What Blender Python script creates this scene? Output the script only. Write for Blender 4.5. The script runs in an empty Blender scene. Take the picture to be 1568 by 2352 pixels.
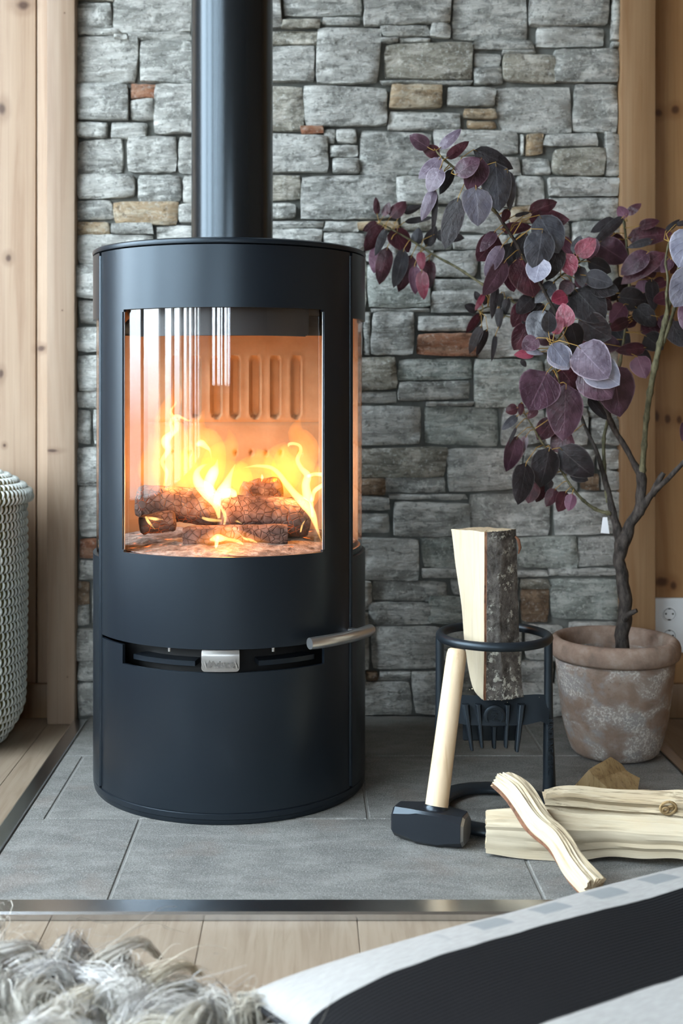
import bpy, bmesh, math, random
import numpy as np
from mathutils import Vector, Matrix, noise

# ------------------------------------------------------------------ camera, sky, exposure
F, VX, HY, CAM_H = 2800.0, 705.0, 890.0, 0.734      # focal length and vanishing point in photo pixels, eye height in m
sc = bpy.context.scene
cam_data = bpy.data.cameras.new('camera')
cam = bpy.data.objects.new('camera', cam_data)
sc.collection.objects.link(cam)
cam.location = (0, 0, CAM_H)
cam.rotation_euler = (math.radians(90), 0, 0)
cam_data.sensor_fit = 'VERTICAL'
cam_data.sensor_height = 36.0
cam_data.lens = F / 2352 * 36
cam_data.shift_x = (784 - VX) / 2352
cam_data.shift_y = -(1176 - HY) / 2352
cam_data.dof.use_dof = True
cam_data.dof.focus_distance = 2.06
cam_data.dof.aperture_fstop = 4.0
cam_data.clip_start = 0.05
sc.camera = cam

world = bpy.data.worlds.new('sky')
sc.world = world
world.use_nodes = True
wn = world.node_tree.nodes
bg = wn['Background']
wl_ = world.node_tree.links
tcw = wn.new('ShaderNodeTexCoord'); sepw = wn.new('ShaderNodeSeparateXYZ'); mrw = wn.new('ShaderNodeMapRange'); mxw = wn.new('ShaderNodeMix')
wl_.new(tcw.outputs['Generated'], sepw.inputs[0]); wl_.new(sepw.outputs[2], mrw.inputs[0])
mrw.inputs[1].default_value = -0.03; mrw.inputs[2].default_value = 0.06
mxw.data_type = 'RGBA'; wl_.new(mrw.outputs[0], mxw.inputs[0])
mxw.inputs[6].default_value = (0.20, 0.215, 0.22, 1)        # the ground outside
mxw.inputs[7].default_value = (0.76, 0.89, 1.0, 1)          # bright overcast sky
wl_.new(mxw.outputs[2], bg.inputs[0])
bg.inputs[1].default_value = 20.0

sc.view_settings.view_transform = 'Standard'
sc.view_settings.look = 'None'
sc.view_settings.gamma = 1
sc.view_settings.use_curve_mapping = False
sc.view_settings.exposure = 0.0
sc.cycles.max_bounces = 5
sc.cycles.diffuse_bounces = 3
sc.cycles.glossy_bounces = 3
sc.cycles.transparent_max_bounces = 20
sc.cycles.use_adaptive_sampling = True
sc.cycles.adaptive_threshold = 0.2
sc.cycles.volume_bounces = 0
sc.cycles.sample_clamp_indirect = 6
sc.cycles.caustics_reflective = False
sc.cycles.caustics_refractive = False

# the openings of the room's windows: portals tell the renderer where the daylight comes in
ROOM_W, ROOM_E, ROOM_S, ROOM_N, ROOM_H = -1.28, 3.2, -2.6, 2.76, 2.9
def portal(name, loc, rot, sx, sy):
    l = bpy.data.lights.new(name, 'AREA')
    l.shape = 'RECTANGLE'; l.size = sx; l.size_y = sy
    l.cycles.is_portal = True
    o = bpy.data.objects.new(name, l); sc.collection.objects.link(o)
    o.location = loc; o.rotation_euler = rot
WIN_W = (-0.8, 2.35, 0.40, 2.7)     # y0, y1, z0, z1 in the west wall
WIN_S = (-1.15, 0.22, 0.70, 1.75)    # x0, x1, z0, z1 in the south wall
portal('daylight_west', (ROOM_W - 0.06, (WIN_W[0] + WIN_W[1]) / 2, (WIN_W[2] + WIN_W[3]) / 2), (0, math.radians(-90), 0), WIN_W[3] - WIN_W[2], WIN_W[1] - WIN_W[0])
portal('daylight_south', ((WIN_S[0] + WIN_S[1]) / 2, ROOM_S - 0.06, (WIN_S[2] + WIN_S[3]) / 2), (math.radians(90), 0, 0), WIN_S[1] - WIN_S[0], WIN_S[3] - WIN_S[2])

# ------------------------------------------------------------------ helpers
random.seed(7)
COL = sc.collection
WPOS = {}
def at(x, y, Y):
    """the point at depth Y that the photo shows at pixel x, y"""
    return Vector(((x - VX) / F * Y, Y, CAM_H - (y - HY) / F * Y))

def link(name, data, parent=None, loc=None):
    o = bpy.data.objects.new(name, data)
    COL.objects.link(o)
    if parent is not None: o.parent = parent
    if loc is not None: o.location = loc
    WPOS[o.name] = (WPOS.get(parent.name, Vector()) if parent else Vector()) + (Vector(loc) if loc is not None else Vector())
    return o

def tag(o, label=None, category=None, group=None, kind=None):
    if label: o['label'] = label
    if category: o['category'] = category
    if group: o['group'] = group
    if kind: o['kind'] = kind
    return o

def thing(name, loc, label, category, group=None):
    return tag(link(name, None, None, loc), label, category, group)

def mesh(name, verts, faces, mat, parent=None, smooth=None, mats=None, fmat=None):
    """a mesh object from WORLD coordinates; smooth = auto smooth angle in degrees"""
    off = WPOS.get(parent.name, Vector()) if parent else Vector()
    me = bpy.data.meshes.new(name)
    me.from_pydata([(v[0] - off.x, v[1] - off.y, v[2] - off.z) for v in verts], [], faces)
    for m in (mats or [mat]): me.materials.append(m)
    if fmat is not None: me.polygons.foreach_set('material_index', fmat)
    if smooth: sharp(me, smooth)
    me.update()
    return link(name, me, parent)

def sharp(me, deg):
    me.polygons.foreach_set('use_smooth', [True] * len(me.polygons))
    if deg < 180:
        bm = bmesh.new(); bm.from_mesh(me)
        c = math.radians(deg)
        for e in bm.edges:
            if len(e.link_faces) == 2:
                e.smooth = e.calc_face_angle(0) < c
        bm.to_mesh(me); bm.free()

def bm_obj(name, bm, mat, parent=None, smooth=None):
    bmesh.ops.recalc_face_normals(bm, faces=bm.faces)
    off = WPOS.get(parent.name, Vector()) if parent else Vector()
    bmesh.ops.translate(bm, verts=bm.verts, vec=-off)
    me = bpy.data.meshes.new(name)
    bm.to_mesh(me); bm.free()
    me.materials.append(mat)
    if smooth: sharp(me, smooth)
    return link(name, me, parent)

def bx(bm, lo, hi, bev=0.0, seg=1):
    r = bmesh.ops.create_cube(bm, size=1.0)
    vs = r['verts']
    for v in vs:
        v.co = Vector([lo[k] + (hi[k] - lo[k]) * (v.co[k] + 0.5) for k in range(3)])
    if bev:
        es = list({e for v in vs for e in v.link_edges})
        bmesh.ops.bevel(bm, geom=es, offset=bev, segments=seg, affect='EDGES', profile=0.5)

def box(name, lo, hi, mat, parent=None, bev=0.0, seg=1, smooth=None):
    bm = bmesh.new(); bx(bm, lo, hi, bev, seg)
    return bm_obj(name, bm, mat, parent, smooth)

def tube_data(path, radii, n=10, caps=True, flat=1.0, flat_dir=None, base=0):
    """verts and faces of a round tube along a path of Vectors"""
    P = [Vector(p) for p in path]
    V, Fc = [], []
    up = None
    for i, p in enumerate(P):
        t = (P[min(i + 1, len(P) - 1)] - P[max(i - 1, 0)])
        t = t.normalized() if t.length > 1e-9 else Vector((0, 0, 1))
        if up is None:
            up = Vector((0, 1, 0)) if abs(t.y) < 0.9 else Vector((1, 0, 0))
        a = (up - t * up.dot(t))
        a = a.normalized() if a.length > 1e-6 else t.orthogonal().normalized()
        up = a
        b = t.cross(a)
        r = radii[i] if hasattr(radii, '__len__') else radii
        for k in range(n):
            w = 2 * math.pi * k / n
            V.append(p + a * (math.cos(w) * r * flat) + b * (math.sin(w) * r))
    for i in range(len(P) - 1):
        for k in range(n):
            k2 = (k + 1) % n
            Fc.append((base + i * n + k, base + i * n + k2, base + (i + 1) * n + k2, base + (i + 1) * n + k))
    if caps:
        Fc.append(tuple(base + k for k in reversed(range(n))))
        Fc.append(tuple(base + (len(P) - 1) * n + k for k in range(n)))
    return V, Fc

def smooth_path(pts, sub=6):
    """Catmull-Rom through pts, each a tuple of any length"""
    pts = [np.array(p, float) for p in pts]
    out = []
    for i in range(len(pts) - 1):
        p0, p1, p2, p3 = pts[max(i - 1, 0)], pts[i], pts[i + 1], pts[min(i + 2, len(pts) - 1)]
        for k in range(sub):
            t = k / sub
            out.append(0.5 * ((2 * p1) + (-p0 + p2) * t + (2 * p0 - 5 * p1 + 4 * p2 - p3) * t * t + (-p0 + 3 * p1 - 3 * p2 + p3) * t ** 3))
    out.append(pts[-1])
    return out

def lathe(profile, cx, cy, n=64, closed=False, a0=0.0, a1=360.0):
    """profile of (r, z); returns verts, faces"""
    V, Fc = [], []
    full = abs(a1 - a0 - 360) < 1e-6
    m = n if full else n + 1
    for (r, z) in profile:
        for k in range(m):
            w = math.radians(a0 + (a1 - a0) * k / n)
            V.append((cx + r * math.sin(w), cy - r * math.cos(w), z))
    rows = len(profile)
    for i in range(rows if closed else rows - 1):
        i2 = (i + 1) % rows
        for k in range(n):
            k2 = (k + 1) % m
            Fc.append((i * m + k, i * m + k2, i2 * m + k2, i2 * m + k))
    return V, Fc

def shell(As, Zs, keep, r0, r1, cx, cy):
    """a bent sheet between radii r0 < r1 over a grid of angles (degrees from the front) and heights; keep(a, z) says which cells exist"""
    V, Fc, idx = [], [], {}
    def vid(i, j, s):
        k = (i, j, s)
        if k not in idx:
            r = (r0, r1)[s]; w = math.radians(As[i])
            idx[k] = len(V); V.append((cx + r * math.sin(w), cy - r * math.cos(w), Zs[j]))
        return idx[k]
    na, nz = len(As) - 1, len(Zs) - 1
    K = [[keep((As[i] + As[i + 1]) / 2, (Zs[j] + Zs[j + 1]) / 2) for j in range(nz)] for i in range(na)]
    g = lambda i, j: 0 <= i < na and 0 <= j < nz and K[i][j]
    for i in range(na):
        for j in range(nz):
            if not K[i][j]: continue
            q = [(i, j), (i + 1, j), (i + 1, j + 1), (i, j + 1)]
            Fc.append(tuple(vid(a, b, 1) for a, b in q))
            Fc.append(tuple(vid(a, b, 0) for a, b in reversed(q)))
            for (di, dj, e) in ((-1, 0, (3, 0)), (1, 0, (1, 2)), (0, -1, (0, 1)), (0, 1, (2, 3))):
                if not g(i + di, j + dj):
                    p, s = q[e[0]], q[e[1]]
                    Fc.append((vid(*p, 1), vid(*p, 0), vid(*s, 0), vid(*s, 1)))
    return V, Fc

def frange(a, b, step):
    n = max(1, round((b - a) / step))
    return [a + (b - a) * k / n for k in range(n + 1)]

# ------------------------------------------------------------------ materials
class Mat:
    """small builder for node materials"""
    def __init__(s, name, rough=0.6, metal=0.0, spec=0.5, color=(0.5, 0.5, 0.5)):
        s.m = bpy.data.materials.new(name); s.m.use_nodes = True
        s.t = s.m.node_tree; s.n = s.t.nodes
        s.b = s.n['Principled BSDF']; s.out = s.n['Material Output']
        s.set('Roughness', rough); s.set('Metallic', metal); s.set('Specular IOR Level', spec)
        s.set('Base Color', (*color, 1))
        s._tc = None
    def set(s, k, v): s.b.inputs[k].default_value = v
    def node(s, typ, ins=None, **kw):
        n = s.n.new(typ)
        for k, v in kw.items(): setattr(n, k, v)
        for k, v in (ins or {}).items():
            if hasattr(v, 'is_output'): s.t.links.new(v, n.inputs[k])
            else: n.inputs[k].default_value = v
        return n
    def link(s, a, b): s.t.links.new(a, b)
    def coord(s, scale=(1, 1, 1), rnd=False, rot=(0, 0, 0), kind='Object'):
        if s._tc is None: s._tc = s.n.new('ShaderNodeTexCoord')
        v = s._tc.outputs[kind]
        if rnd:
            oi = s.n.new('ShaderNodeObjectInfo')
            mul = s.node('ShaderNodeMath', {0: oi.outputs['Random'], 1: 57.0}, operation='MULTIPLY')
            v = s.node('ShaderNodeVectorMath', {0: v, 1: mul.outputs[0]}, operation='ADD').outputs[0]
        return s.node('ShaderNodeMapping', {'Vector': v, 'Scale': scale, 'Rotation': rot}).outputs[0]
    def noise(s, vec, scale, detail=4, rough=0.55, dist=0.0):
        return s.node('ShaderNodeTexNoise', {'Vector': vec, 'Scale': scale, 'Detail': detail, 'Roughness': rough, 'Distortion': dist}).outputs['Fac']
    def ramp(s, fac, stops, interp='LINEAR'):
        r = s.n.new('ShaderNodeValToRGB'); r.color_ramp.interpolation = interp
        e = r.color_ramp.elements
        while len(e) < len(stops): e.new(0.5)
        for k, (p, c) in enumerate(stops):
            e[k].position = p; e[k].color = (*c, 1) if len(c) == 3 else c
        s.t.links.new(fac, r.inputs[0])
        return r.outputs[0]
    def rng(s, fac, a, b, c=0.0, d=1.0):
        return s.node('ShaderNodeMapRange', {0: fac, 1: a, 2: b, 3: c, 4: d}, interpolation_type='SMOOTHSTEP').outputs[0]
    def mix(s, fac, a, b, mode='MIX'):
        n = s.node('ShaderNodeMix', data_type='RGBA', blend_type=mode)
        for k, v in ((0, fac), (6, a), (7, b)):
            if hasattr(v, 'is_output'): s.t.links.new(v, n.inputs[k])
            else: n.inputs[k].default_value = v if k == 0 else ((*v, 1) if len(v) == 3 else v)
        return n.outputs[2]
    def math(s, op, a, b=0.0):
        return s.node('ShaderNodeMath', {0: a, 1: b}, operation=op).outputs[0]
    def color(s, sock): s.link(sock, s.b.inputs['Base Color']); return s
    def rough(s, sock): s.link(sock, s.b.inputs['Roughness']); return s
    def bump(s, h, strength=0.4, dist=0.004):
        n = s.node('ShaderNodeBump', {'Height': h, 'Strength': strength, 'Distance': dist})
        if s.b.inputs['Normal'].is_linked:
            s.link(s.b.inputs['Normal'].links[0].from_socket, n.inputs['Normal'])
        s.link(n.outputs[0], s.b.inputs['Normal']); return s

def plain(name, color, rough=0.5, metal=0.0, spec=0.5):
    return Mat(name, rough, metal, spec, color).m

def stone_mat(name, lo, hi, streak=(0.5, 0.52, 0.5), speck=0.5):
    M = Mat(name, 0.85, 0, 0.25)
    v = M.coord(rnd=True)
    oi = M.n.new('ShaderNodeObjectInfo')
    base = M.mix(oi.outputs['Random'], lo, hi)
    vs = M.coord((5, 5, 22), rnd=True, rot=(0, 0.12, 0))
    st = M.noise(vs, 2.6, 5, 0.62, 0.6)
    base = M.mix(M.rng(st, 0.44, 0.62), base, streak)
    dk = M.noise(M.coord((1, 1, 2.2), rnd=True, rot=(0, 0.3, 0)), 13.0, 4, 0.65, 0.8)
    base = M.mix(M.rng(dk, 0.48, 0.66, 0, 0.62), base, tuple(c * 0.40 for c in lo))
    lt = M.noise(v, 19.0, 4, 0.65, 0.5)
    base = M.mix(M.rng(lt, 0.54, 0.68, 0, 0.6), base, tuple(min(1, c * 1.35) for c in streak))
    sp = M.noise(v, 115.0, 3, 0.7)
    base = M.mix(M.rng(sp, 0.54, 0.66, 0, speck), base, (0.70, 0.71, 0.67))
    sd = M.noise(v, 80.0, 3, 0.7)
    base = M.mix(M.rng(sd, 0.55, 0.68, 0, 0.55), base, tuple(c * 0.30 for c in lo))
    M.color(base)
    M.bump(M.noise(vs, 3.4, 5, 0.65, 0.4), 1.0, 0.011)
    M.bump(M.noise(v, 55.0, 4, 0.7), 0.75, 0.004)
    return M.m

M_STONE = stone_mat('schist_grey', (0.285, 0.292, 0.272), (0.425, 0.425, 0.392), (0.56, 0.565, 0.53))
M_STONE_G = stone_mat('schist_green', (0.25, 0.28, 0.255), (0.345, 0.368, 0.333), (0.49, 0.515, 0.475))
M_STONE_Y = stone_mat('schist_olive', (0.27, 0.26, 0.215), (0.335, 0.318, 0.262), (0.47, 0.45, 0.39))
M_STONE_T = stone_mat('schist_tan', (0.34, 0.25, 0.155), (0.40, 0.30, 0.19), (0.46, 0.40, 0.30), 0.3)
M_STONE_R = stone_mat('schist_rust', (0.27, 0.115, 0.065), (0.33, 0.15, 0.085), (0.36, 0.21, 0.14), 0.25)
M_STONE_B = stone_mat('schist_brown', (0.19, 0.13, 0.085), (0.22, 0.15, 0.095), (0.30, 0.22, 0.15), 0.25)
M_MORTAR = (lambda M: (M.color(M.ramp(M.noise(M.coord(), 25.0, 5), [(0.3, (0.10, 0.105, 0.095)), (0.7, (0.2, 0.205, 0.19))])), M.bump(M.noise(M.coord(), 60.0, 5), 0.6, 0.004), M.m)[-1])(Mat('mortar', 0.9, 0, 0.2))

def pine(name, knots=(), tint=(1, 1, 1), axis='Z', sat=1.0):
    """knotty pine; grain along axis, knots = (x, z, half width, half height) in world metres"""
    M = Mat(name, 0.48, 0, 0.35)
    big, small = 1.0, 14.0
    sc_ = {'Z': (small, small, big), 'Y': (small, big, small), 'X': (big, small, small)}[axis]
    w = M.coord(sc_, rnd=True)
    g = M.noise(w, 1.4, 5, 0.55, 1.2)
    g2 = M.noise(M.coord(tuple(c * (8 if c > 2 else 1.5) for c in sc_), rnd=True), 1.6, 3, 0.6, 0.3)
    c = lambda *r: tuple(a * b for a, b in zip(r, tint))
    base = M.ramp(g, [(0.25, c(0.66, 0.45, 0.27)), (0.5, c(0.58, 0.37, 0.205)), (0.62, c(0.50, 0.295, 0.15)), (0.8, c(0.62, 0.41, 0.235))])
    base = M.mix(M.rng(g2, 0.45, 0.75, 0, 0.35), base, c(0.40, 0.225, 0.11))
    geo = M.n.new('ShaderNodeNewGeometry')
    warp = M.node('ShaderNodeTexNoise', {'Vector': geo.outputs['Position'], 'Scale': 22.0, 'Detail': 2.0})
    for (kx, kz, sx, sz) in knots:
        d = M.node('ShaderNodeVectorMath', {0: geo.outputs['Position'], 1: (kx, 0, kz)}, operation='SUBTRACT').outputs[0]
        d = M.node('ShaderNodeVectorMath', {0: d, 1: (1 / sx, 0, 1 / sz)}, operation='MULTIPLY').outputs[0]
        wv = M.node('ShaderNodeVectorMath', {0: warp.outputs['Color'], 1: (0.5, 0.5, 0.5)}, operation='SUBTRACT').outputs[0]
        d = M.node('ShaderNodeVectorMath', {0: d, 1: wv}, operation='ADD').outputs[0]
        l = M.node('ShaderNodeVectorMath', {0: d}, operation='LENGTH').outputs['Value']
        base = M.mix(M.rng(l, 0.9, 2.4, 0.5, 0.0), base, c(0.36, 0.19, 0.09))
        base = M.mix(M.rng(l, 0.3, 1.05, 0.9, 0.0), base, c(0.115, 0.05, 0.026))
    base = M.node('ShaderNodeHueSaturation', {'Saturation': sat, 'Color': base}).outputs[0]
    M.color(base)
    M.bump(g2, 0.12, 0.002)
    return M.m

def kn(x, y, sx, sz, Y=2.75):
    p = at(x, y, Y); return (p.x, p.z, sx * Y / F, sz * Y / F)

M_PINE_L = pine('pine_panel', [kn(18, 593, 9, 12), kn(52, 12, 22, 14), kn(10, 1024, 5, 6), kn(4, 250, 12, 20), kn(96, 800, 12, 9), kn(2, 860, 8, 14)], (0.88, 0.89, 0.91), sat=0.76)  # same timber as the right wall, paled for the daylight here
M_PINE_R = pine('pine_panel_shaded', [kn(1512, 258, 13, 12), kn(1551, 252, 12, 13), kn(1508, 955, 9, 16), kn(1534, 962, 10, 15), kn(1560, 965, 8, 13), kn(1522, 1338, 22, 15), kn(1548, 1345, 10, 14)], (0.66, 0.58, 0.47))  # same timber as the left wall, darkened for the weaker light
M_PINE_T = pine('pine_trim', [kn(120, 1035, 18, 5, 2.69), kn(148, 30, 2, 2, 2.69), kn(143, 713, 2, 2, 2.69), kn(155, 1555, 2, 2, 2.69)], (0.66, 0.66, 0.67), sat=0.76)
M_PINE_T2 = pine('pine_trim_shaded', [], (0.52, 0.49, 0.45))  # left trim's timber with the right side's shade in its tint
M_PINE = pine('pine_room', (), (0.42, 0.40, 0.38))

def oak_floor():
    M = Mat('oak_floor', 0.42, 0, 0.4)
    w = M.coord((26, 2.2, 1), rnd=True)
    g = M.noise(w, 1.5, 6, 0.6, 1.5)
    oi = M.n.new('ShaderNodeObjectInfo')
    base = M.ramp(g, [(0.28, (0.335, 0.27, 0.205)), (0.5, (0.285, 0.222, 0.162)), (0.66, (0.22, 0.163, 0.115)), (0.8, (0.27, 0.21, 0.155))])
    base = M.mix(0.35, base, M.ramp(oi.outputs['Random'], [(0, (0.25, 0.19, 0.135)), (1, (0.35, 0.285, 0.215))]))
    p = M.noise(M.coord((240, 7, 1), rnd=True), 1.0, 3, 0.6)
    base = M.mix(M.rng(p, 0.55, 0.75, 0, 0.45), base, (0.165, 0.115, 0.075))
    k = M.noise(M.coord((7, 3.2, 1), rnd=True), 1.3, 2, 0.4)
    base = M.mix(M.rng(k, 0.66, 0.76, 0, 0.5), base, (0.12, 0.085, 0.06))
    M.color(base); M.bump(p, 0.15, 0.001)
    return M.m
M_OAK = oak_floor()

def tile_mat():
    M = Mat('slate_tile', 0.62, 0, 0.4)
    v = M.coord(rnd=True)
    a = M.noise(M.coord((6, 14, 1), rnd=True), 2.0, 6, 0.6, 0.5)
    base = M.ramp(a, [(0.3, (0.115, 0.113, 0.105)), (0.5, (0.165, 0.162, 0.15)), (0.7, (0.235, 0.23, 0.213))])
    f = M.noise(v, 420.0, 3, 0.7)
    base = M.mix(M.rng(f, 0.5, 0.64, 0, 0.65), base, (0.38, 0.38, 0.36))
    f2 = M.noise(v, 300.0, 3, 0.7)
    base = M.mix(M.rng(f2, 0.54, 0.7, 0, 0.6), base, (0.045, 0.045, 0.043))
    b = M.noise(v, 9.0, 3, 0.5)
    base = M.mix(M.rng(b, 0.56, 0.7, 0, 0.25), base, (0.2, 0.15, 0.12))
    M.color(base)
    M.bump(f, 0.6, 0.002); M.bump(M.noise(M.coord((1, 2, 1), rnd=True), 60.0, 5, 0.7), 0.6, 0.003)
    return M.m
M_TILE = tile_mat()
M_GROUT = plain('grout', (0.21, 0.205, 0.19), 0.9)
M_ALU = plain('aluminium', (0.60, 0.61, 0.62), 0.24, 1.0)
def paint(name, col, rough):
    M = Mat(name, rough, 0, 0.5, col)
    M.set('Specular Tint', (0.74, 0.89, 1.0, 1))  # blue of the reflected sky put into the highlight colour
    M.bump(M.noise(M.coord(), 700.0, 2), 0.06, 0.0005)
    return M.m
M_BLACK = paint('black_stove_paint', (0.0075, 0.0105, 0.0150), 0.33)  # base colour also shifted blue for the reflected sky
M_BLACK_D = plain('black_interior', (0.006, 0.006, 0.006), 0.7)
M_PIPE = paint('black_flue_paint', (0.011, 0.0125, 0.014), 0.22)
M_STEEL = plain('brushed_steel', (0.68, 0.69, 0.70), 0.34, 1.0)
M_BADGE = plain('satin_badge', (0.72, 0.70, 0.67), 0.35, 1.0)
M_BADGE_TXT = plain('badge_print', (0.11, 0.1, 0.09), 0.6)
M_IRON = paint('cast_iron_black', (0.0105, 0.0135, 0.017), 0.38)
M_IRON_L = paint('hammer_black', (0.012, 0.013, 0.016), 0.28)
M_CEIL = plain('ceiling_paint', (0.30, 0.26, 0.22), 0.9)

def glass_mat(name, f0=0.05, tint=(1, 1, 1), rough=0.0):
    """a thin pane: clear, with the mirror share of both its faces (Schlick)"""
    m = bpy.data.materials.new(name); m.use_nodes = True
    t = m.node_tree; t.nodes.clear()
    o = t.nodes.new('ShaderNodeOutputMaterial'); mx = t.nodes.new('ShaderNodeMixShader')
    tr = t.nodes.new('ShaderNodeBsdfTransparent'); gl = t.nodes.new('ShaderNodeBsdfGlossy'); geo = t.nodes.new('ShaderNodeNewGeometry')
    dot = t.nodes.new('ShaderNodeVectorMath'); dot.operation = 'DOT_PRODUCT'
    t.links.new(geo.outputs['Normal'], dot.inputs[0]); t.links.new(geo.outputs['Incoming'], dot.inputs[1])
    def op(o_, a, b=0.0):
        n = t.nodes.new('ShaderNodeMath'); n.operation = o_
        for k, v in ((0, a), (1, b)):
            if hasattr(v, 'is_output'): t.links.new(v, n.inputs[k])
            else: n.inputs[k].default_value = v
        return n.outputs[0]
    fr = op('ADD', f0, op('MULTIPLY', op('POWER', op('SUBTRACT', 1.0, op('ABSOLUTE', dot.outputs['Value'])), 5.0), 1 - f0))
    tr.inputs[0].default_value = (*tint, 1); gl.inputs['Roughness'].default_value = rough
    t.links.new(fr, mx.inputs[0]); t.links.new(tr.outputs[0], mx.inputs[1]); t.links.new(gl.outputs[0], mx.inputs[2])
    t.links.new(mx.outputs[0], o.inputs[0])
    return m
M_GLASS = glass_mat('stove_glass', 0.085)
M_PANE = glass_mat('window_glass', 0.05)

def fire_mat(name, col, strength):
    m = bpy.data.materials.new(name); m.use_nodes = True
    t = m.node_tree; t.nodes.clear()
    o = t.nodes.new('ShaderNodeOutputMaterial'); e = t.nodes.new('ShaderNodeEmission')
    e.inputs[0].default_value = (*col, 1); e.inputs[1].default_value = strength
    t.links.new(e.outputs[0], o.inputs['Volume'])
    return m

# ------------------------------------------------------------------ the room: floor, hearth, walls, windows
def structure(o): o['kind'] = 'structure'; return o

FZ = -0.010                                   # oak floor level; hearth tiles lie at 0
HX0, HX1, HY0, HY1 = -0.485, 0.712, 1.742, 2.735
floor = structure(box('floor', (ROOM_W, ROOM_S, FZ - 0.05), (ROOM_E, ROOM_N + 0.05, FZ - 0.012), M_GROUT))
def planks():
    rnd = random.Random(3)
    edges = [-0.359 + 0.2145 * k for k in range(-11, 13)]
    for a, b in zip(edges, edges[1:]):
        a, b = max(a, ROOM_W), min(b, ROOM_E)
        if b - a < 0.02: continue
        spans = []
        if b <= HX0 - 0.031 or a >= HX1 + 0.03: spans.append((a, b, ROOM_N))
        elif a < HX0 - 0.031: spans += [(a, HX0 - 0.031, ROOM_N), (HX0 - 0.031, b, HY0 - 0.041)]
        elif b > HX1 + 0.03: spans += [(a, HX1 + 0.03, HY0 - 0.041), (HX1 + 0.03, b, ROOM_N)]
        else: spans.append((a, b, HY0 - 0.041))
        for (x0, x1, yend) in spans:
            y = ROOM_S; cut = rnd.uniform(-1.6, 0.4)
            for y0, y1 in ((y, cut), (cut, yend)):
                box('plank', (x0 + 0.0004, y0 + 0.0004, FZ - 0.012), (x1 - 0.0004, y1 - 0.0004, FZ), M_OAK, floor, 0.0007)
planks()

hearth = structure(box('hearth_floor', (HX0, HY0, FZ - 0.012), (HX1, HY1, -0.002), M_GROUT))
hearth['label'] = 'raised grey slate hearth under the stove'
TG = 0.002
for y0, y1, joints in ((HY0, 2.075, (-0.284, 0.340)), (2.075, 2.43, (0.1045 - 0.55, 0.1045)), (2.43, HY1, (-0.15, 0.474))):
    xs = [HX0] + [j for j in joints if j > HX0 + 0.02] + [HX1]
    for x0, x1 in zip(xs, xs[1:]):
        box('tile', (x0 + TG, y0 + TG, FZ - 0.012), (x1 - TG, y1 - TG, 0.0), M_TILE, hearth, 0.0015)

def strip(name, prof, along, a, b):
    """an extruded metal edge: prof of (distance, z), along x at y or along y at x"""
    V = [((t, d, z) if along == 'x' else (d, t, z)) for t in (a, b) for (d, z) in prof]
    n = len(prof)
    Fc = [(k, (k + 1) % n, n + (k + 1) % n, n + k) for k in range(n)] + [tuple(reversed(range(n))), tuple(range(n, 2 * n))]
    o = mesh(name, V, Fc, M_ALU); bmn = bmesh.new(); bmn.from_mesh(o.data)
    bmesh.ops.recalc_face_normals(bmn, faces=bmn.faces); bmn.to_mesh(o.data); bmn.free()
    return structure(o)
def ramp_prof(inner, outer):
    s = 1 if outer > inner else -1
    return [(inner, FZ - 0.01), (inner, 0.0022), (inner + s * 0.002, 0.003), (outer - s * 0.004, 0.0012), (outer, -0.0015), (outer, FZ - 0.01)]
strip('trim_1', ramp_prof(HY0, HY0 - 0.041), 'x', HX0 - 0.031, HX1 + 0.03)
strip('trim_2', ramp_prof(HX0, HX0 - 0.031), 'y', HY0, 2.689)
strip('trim_3', ramp_prof(HX1, HX1 + 0.03), 'y', HY0, 2.694)

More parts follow.
